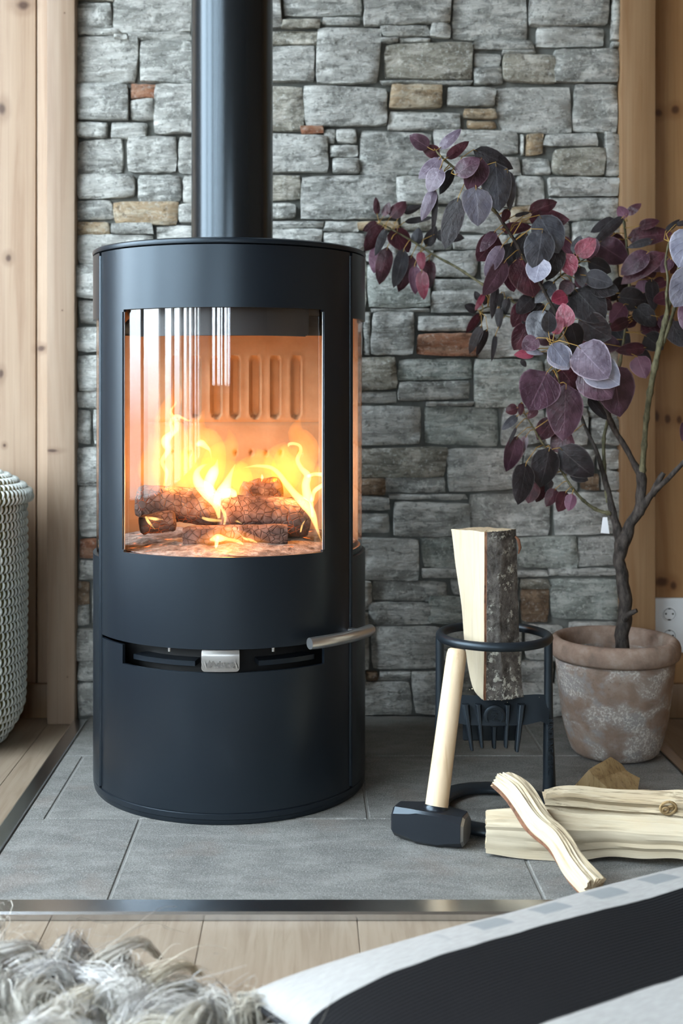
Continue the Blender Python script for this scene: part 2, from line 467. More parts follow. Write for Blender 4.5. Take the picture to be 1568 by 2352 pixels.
# --- stone wall
WY = 2.712                                    # depth of the stone faces
wall_back = structure(box('wall_back', (-0.524, WY + 0.021, -0.012), (0.703, ROOM_N + 0.05, ROOM_H), M_MORTAR))
wall_back['label'] = 'stacked grey schist stone wall behind the stove'
STONES = '''173 0 258 60|262 -40 440 70|174 58 277 77|294 70 440 90|262 77 292 88|173 80 316 185|320 91 440 185|173 188 295 275|297 189 361 223 r|297 225 353 273|356 188 470 307|173 278 247 315
250 278 336 315|173 318 283 397|286 313 405 397|408 311 480 398|173 400 309 454|311 401 416 462|418 401 500 462|173 456 257 504|260 458 408 513 t|411 465 500 512|173 507 252 538 t|256 512 352 537|354 516 520 560|173 541 352 606
175 609 340 688|177 691 300 745|175 748 330 808|175 811 320 896|177 899 330 940|173 942 208 1021|210 943 330 1020|175 1023 330 1116|178 1120 340 1232|180 1236 222 1287 r|224 1236 330 1287|178 1290 320 1332|175 1336 203 1390 b|204 1335 330 1440|174 1392 203 1440|174 1443 330 1517|176 1520 320 1565|176 1568 330 1645
470 -20 645 65|648 -60 828 38|648 42 738 63 y|741 36 829 54|832 -50 1038 54|580 68 725 101 y|560 104 726 188|728 57 873 190|876 57 986 80|989 52 1037 84|876 84 914 95|878 97 1088 180 y|876 183 1088 193
470 194 697 300 y|700 196 888 292|892 195 1015 246 t|890 255 1062 295|1022 196 1141 246|1066 249 1141 271 t|1072 274 1141 293 t|688 288 742 306 r|745 294 770 326|772 294 820 326|560 308 752 397|755 330 822 358|762 361 824 398|826 299 998 400|1000 295 1194 356|1002 359 1194 402
560 403 686 462 y|560 465 684 502|690 403 910 502|914 405 1080 470|1083 405 1182 472|1186 405 1252 468|560 506 740 521|600 524 740 572|743 506 822 530|745 533 838 576|825 507 915 528 t|1172 472 1247 512 t|842 532 915 600|918 474 1040 530 y|1043 475 1168 535
1042 -20 1216 86|1219 -50 1403 56|1405 -20 1425 92|1405 94 1425 108|1091 89 1229 112|1232 59 1394 107|1091 119 1153 149|1091 152 1155 193|1157 122 1274 188 y|1155 112 1228 121|1277 110 1425 190|1144 196 1314 303|1317 193 1425 300
1197 303 1206 355|1208 303 1250 355 t|1200 359 1266 402|1253 306 1376 334|1268 338 1388 402 y|1390 303 1425 403|1256 406 1425 450|1256 453 1425 505|1311 508 1425 560|1250 508 1308 570
840 602 990 703 g|994 640 1130 666|995 575 1098 637|994 668 1130 720|855 706 991 716|835 716 851 817|854 719 953 818|957 723 1084 762|957 766 1094 818 r|1098 723 1200 820
800 822 914 895 y|917 822 1087 872 g|800 898 912 926|917 876 1083 920|1091 823 1250 935 g|975 922 1088 933|790 930 966 1024|970 936 1148 1022 g|1151 938 1250 1022|780 1028 1025 1094 y|886 1097 1021 1132|800 1098 882 1136 b|1028 1028 1202 1128|790 1140 896 1172|800 1176 895 1226|899 1136 1075 1149|899 1152 1074 1230|1079 1132 1269 1230|1272 1132 1425 1230
1254 938 1350 1022|1355 960 1425 1022|1206 1027 1330 1088|1335 1090 1376 1127 b|1372 1030 1425 1080|1380 1083 1425 1128|1254 880 1425 934 g
790 1236 968 1332|971 1236 1182 1302 g|971 1306 1182 1327|1186 1236 1327 1308 g|1330 1236 1425 1302|1186 1312 1262 1327|1266 1306 1425 1324|858 1336 1033 1382|800 1337 856 1400|1036 1331 1190 1368|850 1386 986 1436|989 1372 1140 1437 g|1193 1331 1262 1352 y|1196 1356 1262 1430 b|1266 1328 1425 1425 g
850 1440 1010 1540|800 1404 848 1540|840 1544 868 1566 b|870 1544 946 1565|800 1570 944 1645|948 1543 1100 1645|1012 1441 1200 1540|1203 1435 1300 1518|1196 1522 1270 1570|1103 1574 1300 1645|1274 1522 1425 1645|1304 1430 1425 1518'''
SM = {'': M_STONE, 'g': M_STONE_G, 'y': M_STONE_Y, 't': M_STONE_T, 'r': M_STONE_R, 'b': M_STONE_B}
def build_stones():
    rects = []
    for s in STONES.replace('\n', '|').split('|'):
        p = s.split()
        rects.append((*[float(q) for q in p[:4]], p[4] if len(p) > 4 else ''))
    X0, X1, Y0, Y1, C = 173, 1425, -860, 1645, 6
    nx, ny = int((X1 - X0) / C), int((Y1 - Y0) / C)
    occ = np.zeros((ny, nx), bool)
    for (a, b, c, d, k) in rects:
        occ[max(0, int((b - Y0) / C)):max(0, int(math.ceil((d - Y0) / C))), max(0, int((a - X0) / C)):max(0, int(math.ceil((c - X0) / C)))] = True
    rnd = random.Random(11)
    for j in range(ny):
        for i in range(nx):
            if occ[j, i]: continue
            big = j * C + Y0 < -60 or (340 < i * C + X0 < 780 and j * C + Y0 > 560)
            mw, mh = (rnd.randint(26, 44), rnd.randint(16, 26)) if big else (rnd.randint(14, 34), rnd.randint(8, 18))
            w = 1
            while w < mw and i + w < nx and not occ[j, i + w]: w += 1
            h = 1
            while h < mh and j + h < ny and not occ[j + h, i:i + w].any(): h += 1
            occ[j:j + h, i:i + w] = True
            if w * C >= 18 and h * C >= 12:
                rects.append((X0 + i * C, Y0 + j * C, X0 + (i + w) * C, Y0 + (j + h) * C, rnd.choice(['', '', '', 'g', 'y'])))
    for (a, b, c, d, k) in rects:
        p0, p1 = at(a, d, WY), at(c, b, WY)      # lower left, upper right
        w, h = p1.x - p0.x, p1.z - p0.z
        nu, nv = (7 if w > 0.06 else 4), (5 if h > 0.035 else 3)
        g = 0.0002
        sx, sz = rnd.uniform(-99, 99), rnd.uniform(-99, 99)
        proud = rnd.uniform(-0.007, 0.009)
        tx, tz = rnd.uniform(-0.004, 0.004), rnd.uniform(-0.005, 0.003)
        jx = min(0.006, w * 0.05); jz = min(0.005, h * 0.07)
        cj = [(rnd.uniform(-jx, jx), rnd.uniform(-jz, jz)) for _ in range(4)]
        V, Fc = [], []
        def pt(u, v, inset):
            du = (cj[0][0] * (1 - u) + cj[1][0] * u) * (1 - v) + (cj[2][0] * (1 - u) + cj[3][0] * u) * v
            dv = (cj[0][1] * (1 - u) + cj[1][1] * u) * (1 - v) + (cj[2][1] * (1 - u) + cj[3][1] * u) * v
            x = p0.x + g + inset + (w - 2 * g - 2 * inset) * u + du
            z = p0.z + g + inset + (h - 2 * g - 2 * inset) * v + dv
            e = noise.noise(Vector((x * 60 + sx, 0, z * 60 + sz)))
            # round the corners
            cu, cv = abs(u - .5) * 2, abs(v - .5) * 2
            cr = max(0.0, cu + cv - 1.7) * min(0.008, 0.12 * min(w, h))
            x -= math.copysign(cr, u - .5); z -= math.copysign(cr, v - .5)
            if u in (0, 1): x += e * 0.0022
            if v in (0, 1): z += e * 0.0022
            return x, z
        for j in range(nv + 1):
            for i in range(nu + 1):
                x, z = pt(i / nu, j / nv, 0.0014)
                edge = min(i, nu - i, j, nv - j)
                y = WY + 0.002 - proud + tx * (i / nu - .5) + tz * (j / nv - .5)
                y += (0.0035 if edge == 0 else 0.0) - noise.noise(Vector((x * 22 + sx, 5, z * 34 + sz))) * 0.0075 - noise.noise(Vector((x * 70 + sx, 9, z * 110 + sz))) * 0.002
                V.append((x, y, z))
        ring = [(i, 0) for i in range(nu)] + [(nu, j) for j in range(nv)] + [(i, nv) for i in range(nu, 0, -1)] + [(0, j) for j in range(nv, 0, -1)]
        for j in range(nv):
            for i in range(nu):
                q = j * (nu + 1) + i
                Fc.append((q, q + 1, q + nu + 2, q + nu + 1))
        b0 = len(V)
        for dep, ins in ((0.008, 0.0), (0.034, 0.0008)):
            for (i, j) in ring:
                x, z = pt(i / nu, j / nv, ins)
                V.append((x, WY - proud + dep, z))
        n = len(ring)
        f = [j * (nu + 1) + i for (i, j) in ring]
        for k2 in range(n):
            m = (k2 + 1) % n
            Fc.append((f[m], f[k2], b0 + k2, b0 + m))
            Fc.append((b0 + m, b0 + k2, b0 + n + k2, b0 + n + m))
        mesh('stone', V, Fc, SM[k], wall_back, 55)
build_stones()

# --- pine walls beside the stone
def wall_boards(name, x0, x1, cuts, mat, yf):
    w = structure(box(name, (x0, yf + 0.022, FZ - 0.012), (x1, ROOM_N + 0.12, ROOM_H), M_PINE))
    xs = [x0] + sorted(c for c in cuts if x0 < c < x1) + [x1]
    for a, b in zip(xs, xs[1:]):
        box('plank', (a + 0.0015, yf, FZ + 0.001), (b - 0.0015, yf + 0.021, ROOM_H), mat, w, 0.003, 2, 40)
    return w
YF = 2.752
wl = wall_boards('wall_left', ROOM_W, -0.545, [-0.611 - 0.137 * k for k in range(0, 15)], M_PINE_L, YF)
wr = wall_boards('wall_right', 0.72, ROOM_E, [0.765 + 0.137 * k for k in range(0, 12)], M_PINE_R, YF)
structure(box('trim_4', (-0.574, 2.69, FZ), (-0.5125, YF - 0.001, ROOM_H), M_PINE_T, None, 0.003, 2, 40))
structure(box('trim_5', (0.6945, 2.695, FZ), (0.7705, YF, ROOM_H), M_PINE_T2, None, 0.003, 2, 40))
def base(name, x0, x1):
    return structure(box(name, (x0, YF - 0.014, FZ), (x1, YF, 0.068), M_PINE, None, 0.004, 2, 40))
base('baseboard_left', ROOM_W, -0.578); base('baseboard_right', 0.7725, ROOM_E)

# --- the rest of the room (behind and beside the camera)
structure(box('ceiling', (ROOM_W - 0.1, ROOM_S - 0.1, ROOM_H), (ROOM_E + 0.1, ROOM_N + 0.15, ROOM_H + 0.1), M_CEIL))
structure(box('wall_east', (ROOM_E, ROOM_S - 0.1, FZ - 0.05), (ROOM_E + 0.1, ROOM_N + 0.15, ROOM_H), M_PINE))
def wall_open(name, axis, a0, a1, w0, w1, z0, z1, posts, mat):
    """wall with one wide opening, a frame with posts and panes"""
    bm = bmesh.new()
    lo, hi = (ROOM_W - 0.1, ROOM_W) if axis == 'y' else (ROOM_S - 0.1, ROOM_S)
    def bb(bmm, s0, s1, zz0, zz1, d0=lo, d1=hi, along_y=(axis == 'y')):
        if axis == 'y': bx(bmm, (d0, s0, zz0), (d1, s1, zz1))
        else: bx(bmm, (s0, d0, zz0), (s1, d1, zz1))
    bb(bm, a0, w0, FZ - 0.05, ROOM_H); bb(bm, w1, a1, FZ - 0.05, ROOM_H)
    bb(bm, w0, w1, FZ - 0.05, z0); bb(bm, w0, w1, z1, ROOM_H)
    return structure(bm_obj(name, bm, mat)), bb, lo, hi
def window(name, bb, lo, hi, w0, w1, z0, z1, posts):
    bm = bmesh.new()
    t = 0.05
    bb(bm, w0, w1, z0, z0 + t, lo + 0.02, hi - 0.01); bb(bm, w0, w1, z1 - t, z1, lo + 0.02, hi - 0.01)
    for p, pw in [(w0 + t / 2, t), (w1 - t / 2, t)] + posts:
        bb(bm, p - pw / 2, p + pw / 2, z0 + t, z1 - t, lo + 0.02, hi - 0.01)
    w = structure(bm_obj(name, bm, plain(name + '_frame', (0.6, 0.58, 0.55), 0.5)))
    edges = sorted([(w0 + t, None)] + [(p - pw / 2, p + pw / 2) for p, pw in posts] + [(w1 - t, None)], key=lambda e: e[0])
    s = w0 + t
    for p, pw in sorted(posts) + [(w1 - t, 0)]:
        bm = bmesh.new(); e = p - pw / 2
        d = lo + 0.047
        qs = [bm.verts.new((d, a_, z_) if bb.__defaults__[2] else (a_, d, z_)) for a_, z_ in ((s, z0 + t), (e, z0 + t), (e, z1 - t), (s, z1 - t))]
        bm.faces.new(qs); bm_obj('pane', bm, M_PANE, w); s = p + pw / 2
ww, bb, lo, hi = wall_open('wall_west', 'y', ROOM_S - 0.1, ROOM_N + 0.15, WIN_W[0], WIN_W[1], WIN_W[2], WIN_W[3], None, M_PINE)
window('window_1', bb, lo, hi, *WIN_W, [(-0.45, 0.06), (-0.1, 0.14), (0.28, 0.05), (0.62, 0.12), (1.0, 0.05), (1.35, 0.14), (1.85, 0.06)])
ws, bb, lo, hi = wall_open('wall_south', 'x', ROOM_W - 0.1, ROOM_E + 0.1, WIN_S[0], WIN_S[1], WIN_S[2], WIN_S[3], None, M_PINE)
window('window_2', bb, lo, hi, *WIN_S, [(-0.82, 0.14), (-0.5, 0.06), (-0.3, 0.14), (-0.03, 0.05), (0.12, 0.03)])

# ------------------------------------------------------------------ wood stove
SX, SY, SR = -0.145, 2.295, 0.2525
stove = thing('wood_stove', (SX, SY, 0), 'matte black cylindrical wood stove with a fire behind its glass door', 'wood stove')
def cyl(name, As, Zs, keep, r0, r1, mat, parent=stove, smooth=35):
    V, Fc = shell(As, Zs, keep, r0, r1, SX, SY)
    return mesh(name, V, Fc, mat, parent, smooth)
ALL = lambda a, z: True
WA, DA = 43.9, 61.2                            # half angles of the window and of the door
ZT, ZB = 0.9745, 0.020
ZW0, ZW1, ZS0, ZS1 = 0.449, 0.869, 0.2555, 0.2945
def angles(*brk, step=3.0):
    out = []
    for a, b in zip(brk, brk[1:]): out += frange(a, b, step)[:-1]
    return out + [brk[-1]]
door = cyl('door', angles(-DA, -WA, -WA + 0.8, WA - 0.8, WA, DA), [ZS1, ZW0, ZW0 + 0.004, ZW1 - 0.004, ZW1, ZT],
    lambda a, z: not ((abs(a) < WA - 0.8 and ZW0 < z < ZW1) or (abs(a) < WA and ZW0 + 0.004 < z < ZW1 - 0.004)), SR - 0.006, SR, M_BLACK)
tag(door, 'black curved door with a large window')
win = cyl('window_glass', frange(-WA - 1.5, WA + 1.5, 2.0), [ZW0 - 0.008, ZW1 + 0.008], ALL, SR - 0.0085, SR - 0.0085, M_GLASS, door)
def single(o):
    """keep one sheet of a zero-thickness shell"""
    bm = bmesh.new(); bm.from_mesh(o.data)
    bmesh.ops.remove_doubles(bm, verts=bm.verts, dist=1e-6)
    bm.to_mesh(o.data); bm.free()
def sheet(name, As, Zs, r, mat, parent):
    V = [(SX + r * math.sin(math.radians(a)), SY - r * math.cos(math.radians(a)), z) for z in Zs for a in As]
    n = len(As)
    Fc = [(j * n + i, j * n + i + 1, (j + 1) * n + i + 1, (j + 1) * n + i) for j in range(len(Zs) - 1) for i in range(n - 1)]
    return mesh(name, V, Fc, mat, parent, 180)
bpy.data.objects.remove(win)
win = sheet('window_glass', frange(-WA - 1.5, WA + 1.5, 1.5), [ZW0 - 0.008, ZW1 + 0.008], SR - 0.0085, M_GLASS, door)
# bright seal cord round the glass
gk = M_STEEL
for a in (-WA + 0.15, WA - 0.15):
    w = math.radians(a)
    p = [(SX + (SR - 0.004) * math.sin(w), SY - (SR - 0.004) * math.cos(w), z) for z in (ZW0 + 0.004, ZW1 - 0.004)]
    V, Fc = tube_data(p, 0.0011, 6); mesh('glass_edge', V, Fc, gk, door, 60)
cyl('lower_panel', angles(-DA, -WA, WA, DA), [ZB, ZS0, ZS1 - 0.006], lambda a, z: not (abs(a) < WA and z > ZS0), SR - 0.006, SR - 0.0005, M_BLACK)
# side shells with a tall slit of glass on either side
for s in (-1, 1):
    As = angles(DA + 1.6, 118, 179.5) if s > 0 else angles(-179.5, -118, -DA - 1.6)
    SZ0, SZ1 = 0.431, 0.858
    cyl('side_panel', As, [ZB, SZ0, SZ1, ZT], lambda a, z: not (abs(a) < 118 and SZ0 < z < SZ1), SR - 0.005, SR + 0.0015, M_BLACK)
    g = sheet('side_glass', frange(*((DA + 1.6, 119) if s > 0 else (-119, -DA - 1.6)), 3), [SZ0 - 0.01, SZ1 + 0.01], SR - 0.0045, M_GLASS, stove)
    w = math.radians(s * (DA + 0.8)); rr = SR - 0.0015
    p = [(SX + rr * math.sin(w), SY - rr * math.cos(w), z) for z in (ZB + 0.004, ZT - 0.006)]
    V, Fc = tube_data(p, 0.0052, 14); mesh('corner_strip', V, Fc, M_BLACK, stove, 50)
# top plate with a rolled rim, plinth
V, Fc = lathe([(0.0, 0.9865), (0.225, 0.9865), (0.250, 0.9865), (0.2545, 0.984), (0.2555, 0.9805), (0.2545, 0.977), (0.250, 0.9755), (0.242, 0.9755), (0.242, 0.972), (0.0, 0.972)], SX, SY, 96)
mesh('top_plate', V, Fc, M_BLACK, stove, 40)
V, Fc = lathe([(0.0, 0.0), (0.2505, 0.0), (0.252, 0.002), (0.252, 0.008), (0.2535, 0.0095), (0.2535, 0.018), (0.25, 0.0205), (0.0, 0.0205)], SX, SY, 96)
mesh('plinth', V, Fc, M_BLACK, stove, 40)
# the air slot between door and lower panel
V, Fc = lathe([(0.205, 0.20), (0.2, 0.36)], SX, SY, 48, a0=-80, a1=80)
mesh('slot_liner', V, Fc, M_BLACK_D, stove, 60)
cyl('slot_floor', angles(-75, 75), [0.236, 0.239], ALL, 0.10, 0.245, M_BLACK_D)
for a0, a1 in ((-42, -11), (15.5, 42)):
    cyl('ash_shelf', frange(a0, a1, 2.3), [0.262, 0.2705], ALL, 0.12, 0.2345 if a0 < 0 else 0.2355, M_BLACK)
for a in (-22, 21.5):
    w = math.radians(a)
    V, Fc = tube_data([(SX + 0.238 * math.sin(w), SY - 0.238 * math.cos(w), z) for z in (0.285, 0.2945)], 0.0028, 8); mesh('bolt', V, Fc, M_STEEL, stove, 50)
# badge: bent steel plate with the maker's mark
bm = bmesh.new()
BW, r0 = 0.0315, 0.0055
prof = [(0.022, 0.2945), (0.001, 0.2935), (-0.003, 0.2895), (-0.004, 0.284), (-0.004, 0.264), (-0.004, 0.2585)]
def fb(u, d, z):        # u across, d in from the front face
    w = u / SR
    r = SR - d
    return Vector((SX + r * math.sin(w), SY - r * math.cos(w), z))
nU = 10
def badge_u(z, k):
    half = BW
    if z < 0.2642: half = BW - 0.006 * (1 - math.sqrt(max(0, 1 - ((0.2642 - z) / 0.006) ** 2)))
    return -half + 2 * half * k / nU
zz = [(d, z) for d, z in prof[:-1]] + [(-0.004, 0.2625), (-0.004, 0.2605), (-0.004, 0.259), (-0.004, 0.2583)]
rows = [[bm.verts.new(fb(badge_u(z, k), d, z)) for k in range(nU + 1)] for d, z in zz]
for a, b in zip(rows, rows[1:]):
    for k in range(nU): bm.faces.new((a[k], b[k], b[k + 1], a[k + 1]))
rg = bmesh.ops.solidify(bm, geom=bm.faces[:], thickness=0.0012)
badge = bm_obj('badge', bm, M_BADGE, door, 40); tag(badge, 'small steel badge with the maker name')
def text_mesh(name, body, size, mat, parent, M4, extrude=0.0004, offset=0.0, shear=0.0, space=1.0, align='CENTER'):
    c = bpy.data.curves.new(name, 'FONT'); c.body = body; c.size = size; c.extrude = extrude; c.offset = offset
    c.align_x = align; c.align_y = 'CENTER'; c.space_character = space; c.resolution_u = 4
    t = bpy.data.objects.new(name, c); COL.objects.link(t)
    me = bpy.data.meshes.new_from_object(t.evaluated_get(bpy.context.evaluated_depsgraph_get()))
    bpy.data.objects.remove(t)
    off = WPOS.get(parent.name, Vector())
    me.transform(Matrix.Translation(-off) @ M4)
    me.materials.clear(); me.materials.append(mat)
    return link(name, me, parent)
def frame_mat(o, ex, ey, ez):
    return Matrix(((ex[0], ey[0], ez[0], o[0]), (ex[1], ey[1], ez[1], o[1]), (ex[2], ey[2], ez[2], o[2]), (0, 0, 0, 1)))
text_mesh('lettering', 'Aduro', 0.0125, M_BADGE_TXT, badge, frame_mat(fb(0.0035, -0.0046, 0.2712), (1.18, 0, 0), (0, 0, 1), (0, -1, 0)), 0.0003, 0.0006, space=1.08)
V = [fb(u, -0.0048, z) for u, z in ((-0.0085, 0.2655), (0.0215, 0.2655), (0.0215, 0.2648), (-0.0085, 0.2648))]
mesh('underline', V, [(0, 3, 2, 1)], M_BADGE_TXT, badge)
fl = [(-0.0195, 0.2645), (-0.0165, 0.2650), (-0.0145, 0.2675), (-0.0145, 0.2710), (-0.0155, 0.2735), (-0.0178, 0.2785), (-0.0190, 0.2750), (-0.0212, 0.2720), (-0.0225, 0.2690), (-0.0218, 0.2660)]
mesh('flame_mark', [fb(u, -0.0048, z) for u, z in fl], [tuple(range(len(fl)))], M_BADGE_TXT, badge)
# handle: a bent steel bar
HZ = 0.3035
hp = [Vector((SX + 0.288 * math.sin(math.radians(a)), SY - 0.288 * math.cos(math.radians(a)), HZ)) for a in frange(31.2, 63.5, 3)]
V, Fc = tube_data(hp, [0.0098] + [0.0105] * (len(hp) - 2) + [0.0098], 20); handle = mesh('handle', V, Fc, M_STEEL, door, 40)
tag(handle, 'brushed steel bar handle')
w = math.radians(60.5)
V, Fc = tube_data([(SX + r * math.sin(w), SY - r * math.cos(w), HZ - 0.002) for r in (SR - 0.002, 0.284)], 0.0055, 12); mesh('bracket', V, Fc, M_STEEL, handle, 50)

# --- firebox
def vermiculite():
    M = Mat('firebrick_lining', 0.9, 0, 0.1)
    n = M.noise(M.coord(), 18.0, 5, 0.6)
    M.color(M.ramp(n, [(0.3, (0.34, 0.205, 0.11)), (0.7, (0.44, 0.29, 0.17))]))
    M.bump(M.noise(M.coord(), 160.0, 3), 0.3, 0.001)
    return M.m
M_VERM = vermiculite()
BY = SY + 0.105
gx = [((x - VX) / F * BY) for x in (404, 450, 497, 540, 586, 632, 680)]
gz0, gz1 = 0.675, 0.795
Xs = frange(SX - 0.168, SX + 0.168, 0.0032); Zs = frange(0.44, 0.91, 0.0045)
V, Fc = [], []
hz = [at(540, 1040, BY).z]
hx = [((x - VX) / F * BY) for x in (395, 437, 541, 576, 611, 645, 690)]
for z in Zs:
    for x in Xs:
        d = 0.0
        for g0 in gx:
            zc = min(max(z, gz0 + 0.009), gz1 - 0.009)
            q = math.hypot(x - g0, z - zc)
            d += 0.013 * max(0, min(1, (0.0105 - q) / 0.004)) - 0.0016 * max(0, 1 - abs(q - 0.0125) / 0.004)
        for h0 in hx:
            q = math.hypot(x - h0, z - hz[0]); d += 0.012 * max(0, min(1, (0.0042 - q) / 0.003))
        if abs(z - 0.667) < 0.002: d += 0.003
        V.append((x, BY + d, z))
n = len(Xs)
for j in range(len(Zs) - 1):
    for i in range(n - 1):
        q = j * n + i; Fc.append((q, q + 1, q + n + 1, q + n))
fb_back = mesh('back_lining', V, Fc, M_VERM, stove, 60); tag(fb_back, 'pale firebrick back with slots and air holes')
for s in (-1, 1):
    V = [(SX + s * 0.168, BY, 0.44), (SX + s * 0.243, SY + 0.055, 0.44), (SX + s * 0.243, SY + 0.055, 0.91), (SX + s * 0.168, BY, 0.91)]
    mesh('side_lining', V, [(0, 1, 2, 3)], M_VERM, stove)
V, Fc = lathe([(0.0, 0.441), (0.245, 0.441)], SX, SY, 64); mesh('firebox_floor', V, Fc, M_VERM, stove, 60)
V, Fc = lathe([(0.0, 0.90), (0.247, 0.90)], SX, SY, 64); mesh('firebox_roof', V, Fc, M_BLACK_D, stove, 60)
V = [(SX - 0.2, SY - 0.13, 0.826), (SX + 0.2, SY - 0.13, 0.826), (SX + 0.2, BY, 0.875), (SX - 0.2, BY, 0.875)]
mesh('baffle', V, [(0, 1, 2, 3)], M_VERM, stove)
cyl('baffle_lip', frange(-46, 43, 1), [0.823, 0.8245, 0.827, 0.90], lambda a, z: not ((z < 0.827 and a > 42) or (z < 0.8245 and a > 41)), 0.213, 0.217, plain('dark_steel', (0.03, 0.03, 0.032), 0.5))

# --- flue pipe
flue = thing('flue_pipe', (SX + 0.004, SY, 0.98), 'tall satin black flue pipe rising from the top of the stove', 'flue pipe')
V, Fc = lathe([(0.0765, 0.9866), (0.0765, 1.9), (0.0765, ROOM_H - 0.001)], SX + 0.004, SY, 96); mesh('pipe', V, Fc, M_PIPE, flue, 60)
V, Fc = lathe([(0.0768, 0.9866), (0.0785, 0.9870), (0.0785, 0.9885), (0.0768, 0.989)], SX + 0.004, SY, 96); mesh('collar', V, Fc, M_PIPE, flue, 60)

# ------------------------------------------------------------------ the fire
def char_mat():
    M = Mat('charred_wood', 0.9, 0, 0.1)
    v = M.coord(rnd=True)
    vo = M.node('ShaderNodeTexVoronoi', {'Vector': M.coord((1, 1, 1), rnd=True), 'Scale': 85.0, 'Randomness': 1.0}, feature='DISTANCE_TO_EDGE').outputs['Distance']
    n = M.noise(v, 40.0, 5)
    base = M.ramp(n, [(0.3, (0.05, 0.03, 0.025)), (0.55, (0.17, 0.105, 0.085)), (0.75, (0.34, 0.25, 0.21))])
    M.color(M.mix(M.rng(vo, 0.0, 0.05, 0.45, 0), base, (0.02, 0.012, 0.01)))
    glow = M.math('MULTIPLY', M.rng(vo, 0.0, 0.05, 1, 0), M.rng(M.noise(v, 14.0, 3), 0.5, 0.68))
    M.set('Emission Color', (1, 0.16, 0.02, 1)); M.link(M.math('MULTIPLY', glow, 0.8), M.b.inputs['Emission Strength'])
    M.bump(M.rng(vo, 0, 0.10), 0.6, 0.004); M.bump(n, 0.7, 0.004)
    return M.m
M_CHAR = char_mat()
def ash_mat():
    M = Mat('ash', 0.95, 0, 0.1)
    v = M.coord(); n = M.noise(v, 55.0, 5, 0.65)
    M.color(M.ramp(n, [(0.3, (0.07, 0.05, 0.04)), (0.5, (0.24, 0.185, 0.155)), (0.7, (0.42, 0.36, 0.31))]))
    M.set('Emission Color', (1, 0.2, 0.03, 1)); M.link(M.rng(M.noise(v, 30.0, 4, 0.6), 0.6, 0.75, 0, 1.6), M.b.inputs['Emission Strength'])
    M.bump(n, 1.0, 0.006)
    return M.m
M_ASH = ash_mat()
V, Fc = [], []
nr, na = 14, 48
for i in range(nr + 1):
    for k in range(na):
        r = 0.236 * i / nr; w = 2 * math.pi * k / na
        x, y = SX + r * math.sin(w), SY - r * math.cos(w)
        z = 0.447 + 0.012 * (1 - (i / nr) ** 4) + 0.010 * noise.noise(Vector((x * 22, y * 22, 1))) * (1 - (i / nr) ** 6) + 0.004 * noise.noise(Vector((x * 90, y * 90, 3)))
        y = min(y, BY - 0.004 if i < nr else y)
        if y > SY + 0.05: y = min(y, SY + 0.05 + (BY - SY - 0.055) * max(0, min(1, (0.243 - abs(x - SX)) / 0.075)))
        V.append((x, y, z))
for i in range(nr):
    for k in range(na):
        k2 = (k + 1) % na
        Fc.append((i * na + k, (i + 1) * na + k, (i + 1) * na + k2, i * na + k2))
ash = mesh('ash_bed', V, Fc, M_ASH, None, 180)
tag(ash, 'pale ash and embers on the floor of the firebox', 'ash', kind='stuff')
def char_log(a, b, ra, rb, label, seed):
    a, b = Vector(a), Vector(b)
    N, n = 16, 18
    V, Fc = [], []
    t = (b - a).normalized(); u = t.orthogonal().normalized(); w = t.cross(u)
    for i in range(N + 1):
        f = i / N
        r = ra + (rb - ra) * f
        end = 0.86 if i in (0, N) else 1
        for k in range(n):
            an = 2 * math.pi * k / n
            p = a + (b - a) * f
            d = u * math.cos(an) + w * math.sin(an)
            rr = r * end * (1 + 0.16 * noise.noise(d * 1.3 + Vector((seed, f * 2.5, 0))) + 0.10 * noise.noise(d * 4 + Vector((seed, f * 9, 0))))
            V.append(p + d * rr)
    for i in range(N):
        for k in range(n):
            k2 = (k + 1) % n
            Fc.append((i * n + k, i * n + k2, (i + 1) * n + k2, (i + 1) * n + k))
    Fc += [tuple(reversed(range(n))), tuple(range(N * n, N * n + n))]
    o = mesh('burning_log', V, Fc, M_CHAR, None, 60)
    tag(o, label, 'burning log', 'logs burning in the stove')
    # set the origin on the log
    c = (a + b) / 2
    o.data.transform(Matrix.Translation(-c)); o.location = c
char_log(at(505, 1182, 2.20), at(704, 1190, 2.24), 0.034, 0.036, 'thick charred log on the right side of the fire with cracked bark', 3.1)
char_log(at(318, 1150, 2.26), at(520, 1170, 2.24), 0.030, 0.034, 'charred log on the left side of the fire under the tall flame', 8.7)
char_log(at(420, 1232, 2.16), at(660, 1226, 2.17), 0.018, 0.020, 'low charred log lying in the ash below the others', 5.2)
char_log(at(560, 1140, 2.31), at(640, 1125, 2.34), 0.026, 0.026, 'short log end standing behind the thick charred log', 1.4)
char_log(at(322, 1205, 2.17), at(400, 1196, 2.19), 0.017, 0.020, 'glowing log stub at the left edge of the ash', 2.4)

fire = thing('fire', (SX, SY, 0.46), 'yellow and orange flames rising from the logs in the stove', 'fire')
M_FL = fire_mat('flame_core', (1.0, 0.60, 0.19), 190.0)
M_FO = fire_mat('flame_body', (1.0, 0.30, 0.015), 11.0)
M_FH = fire_mat('flame_haze', (1.0, 0.30, 0.008), 15.0)
def flame(pts, Y, mat, depth=0.9):
    """pts of (x px, y px, width px); a closed tongue of fire"""
    sp = smooth_path(pts, 5)
    path = []; rad = []
    for i, q in enumerate(sp):
        f = i / (len(sp) - 1)
        path.append(at(q[0], q[1], Y + 0.012 * math.sin(f * 5 + pts[0][0]))); rad.append(max(0.0006, q[2] / 2 * Y / F))
    V, Fc = tube_data(path, rad, 10, True, depth)
    mesh('flame', V, Fc, mat, fire, 180)
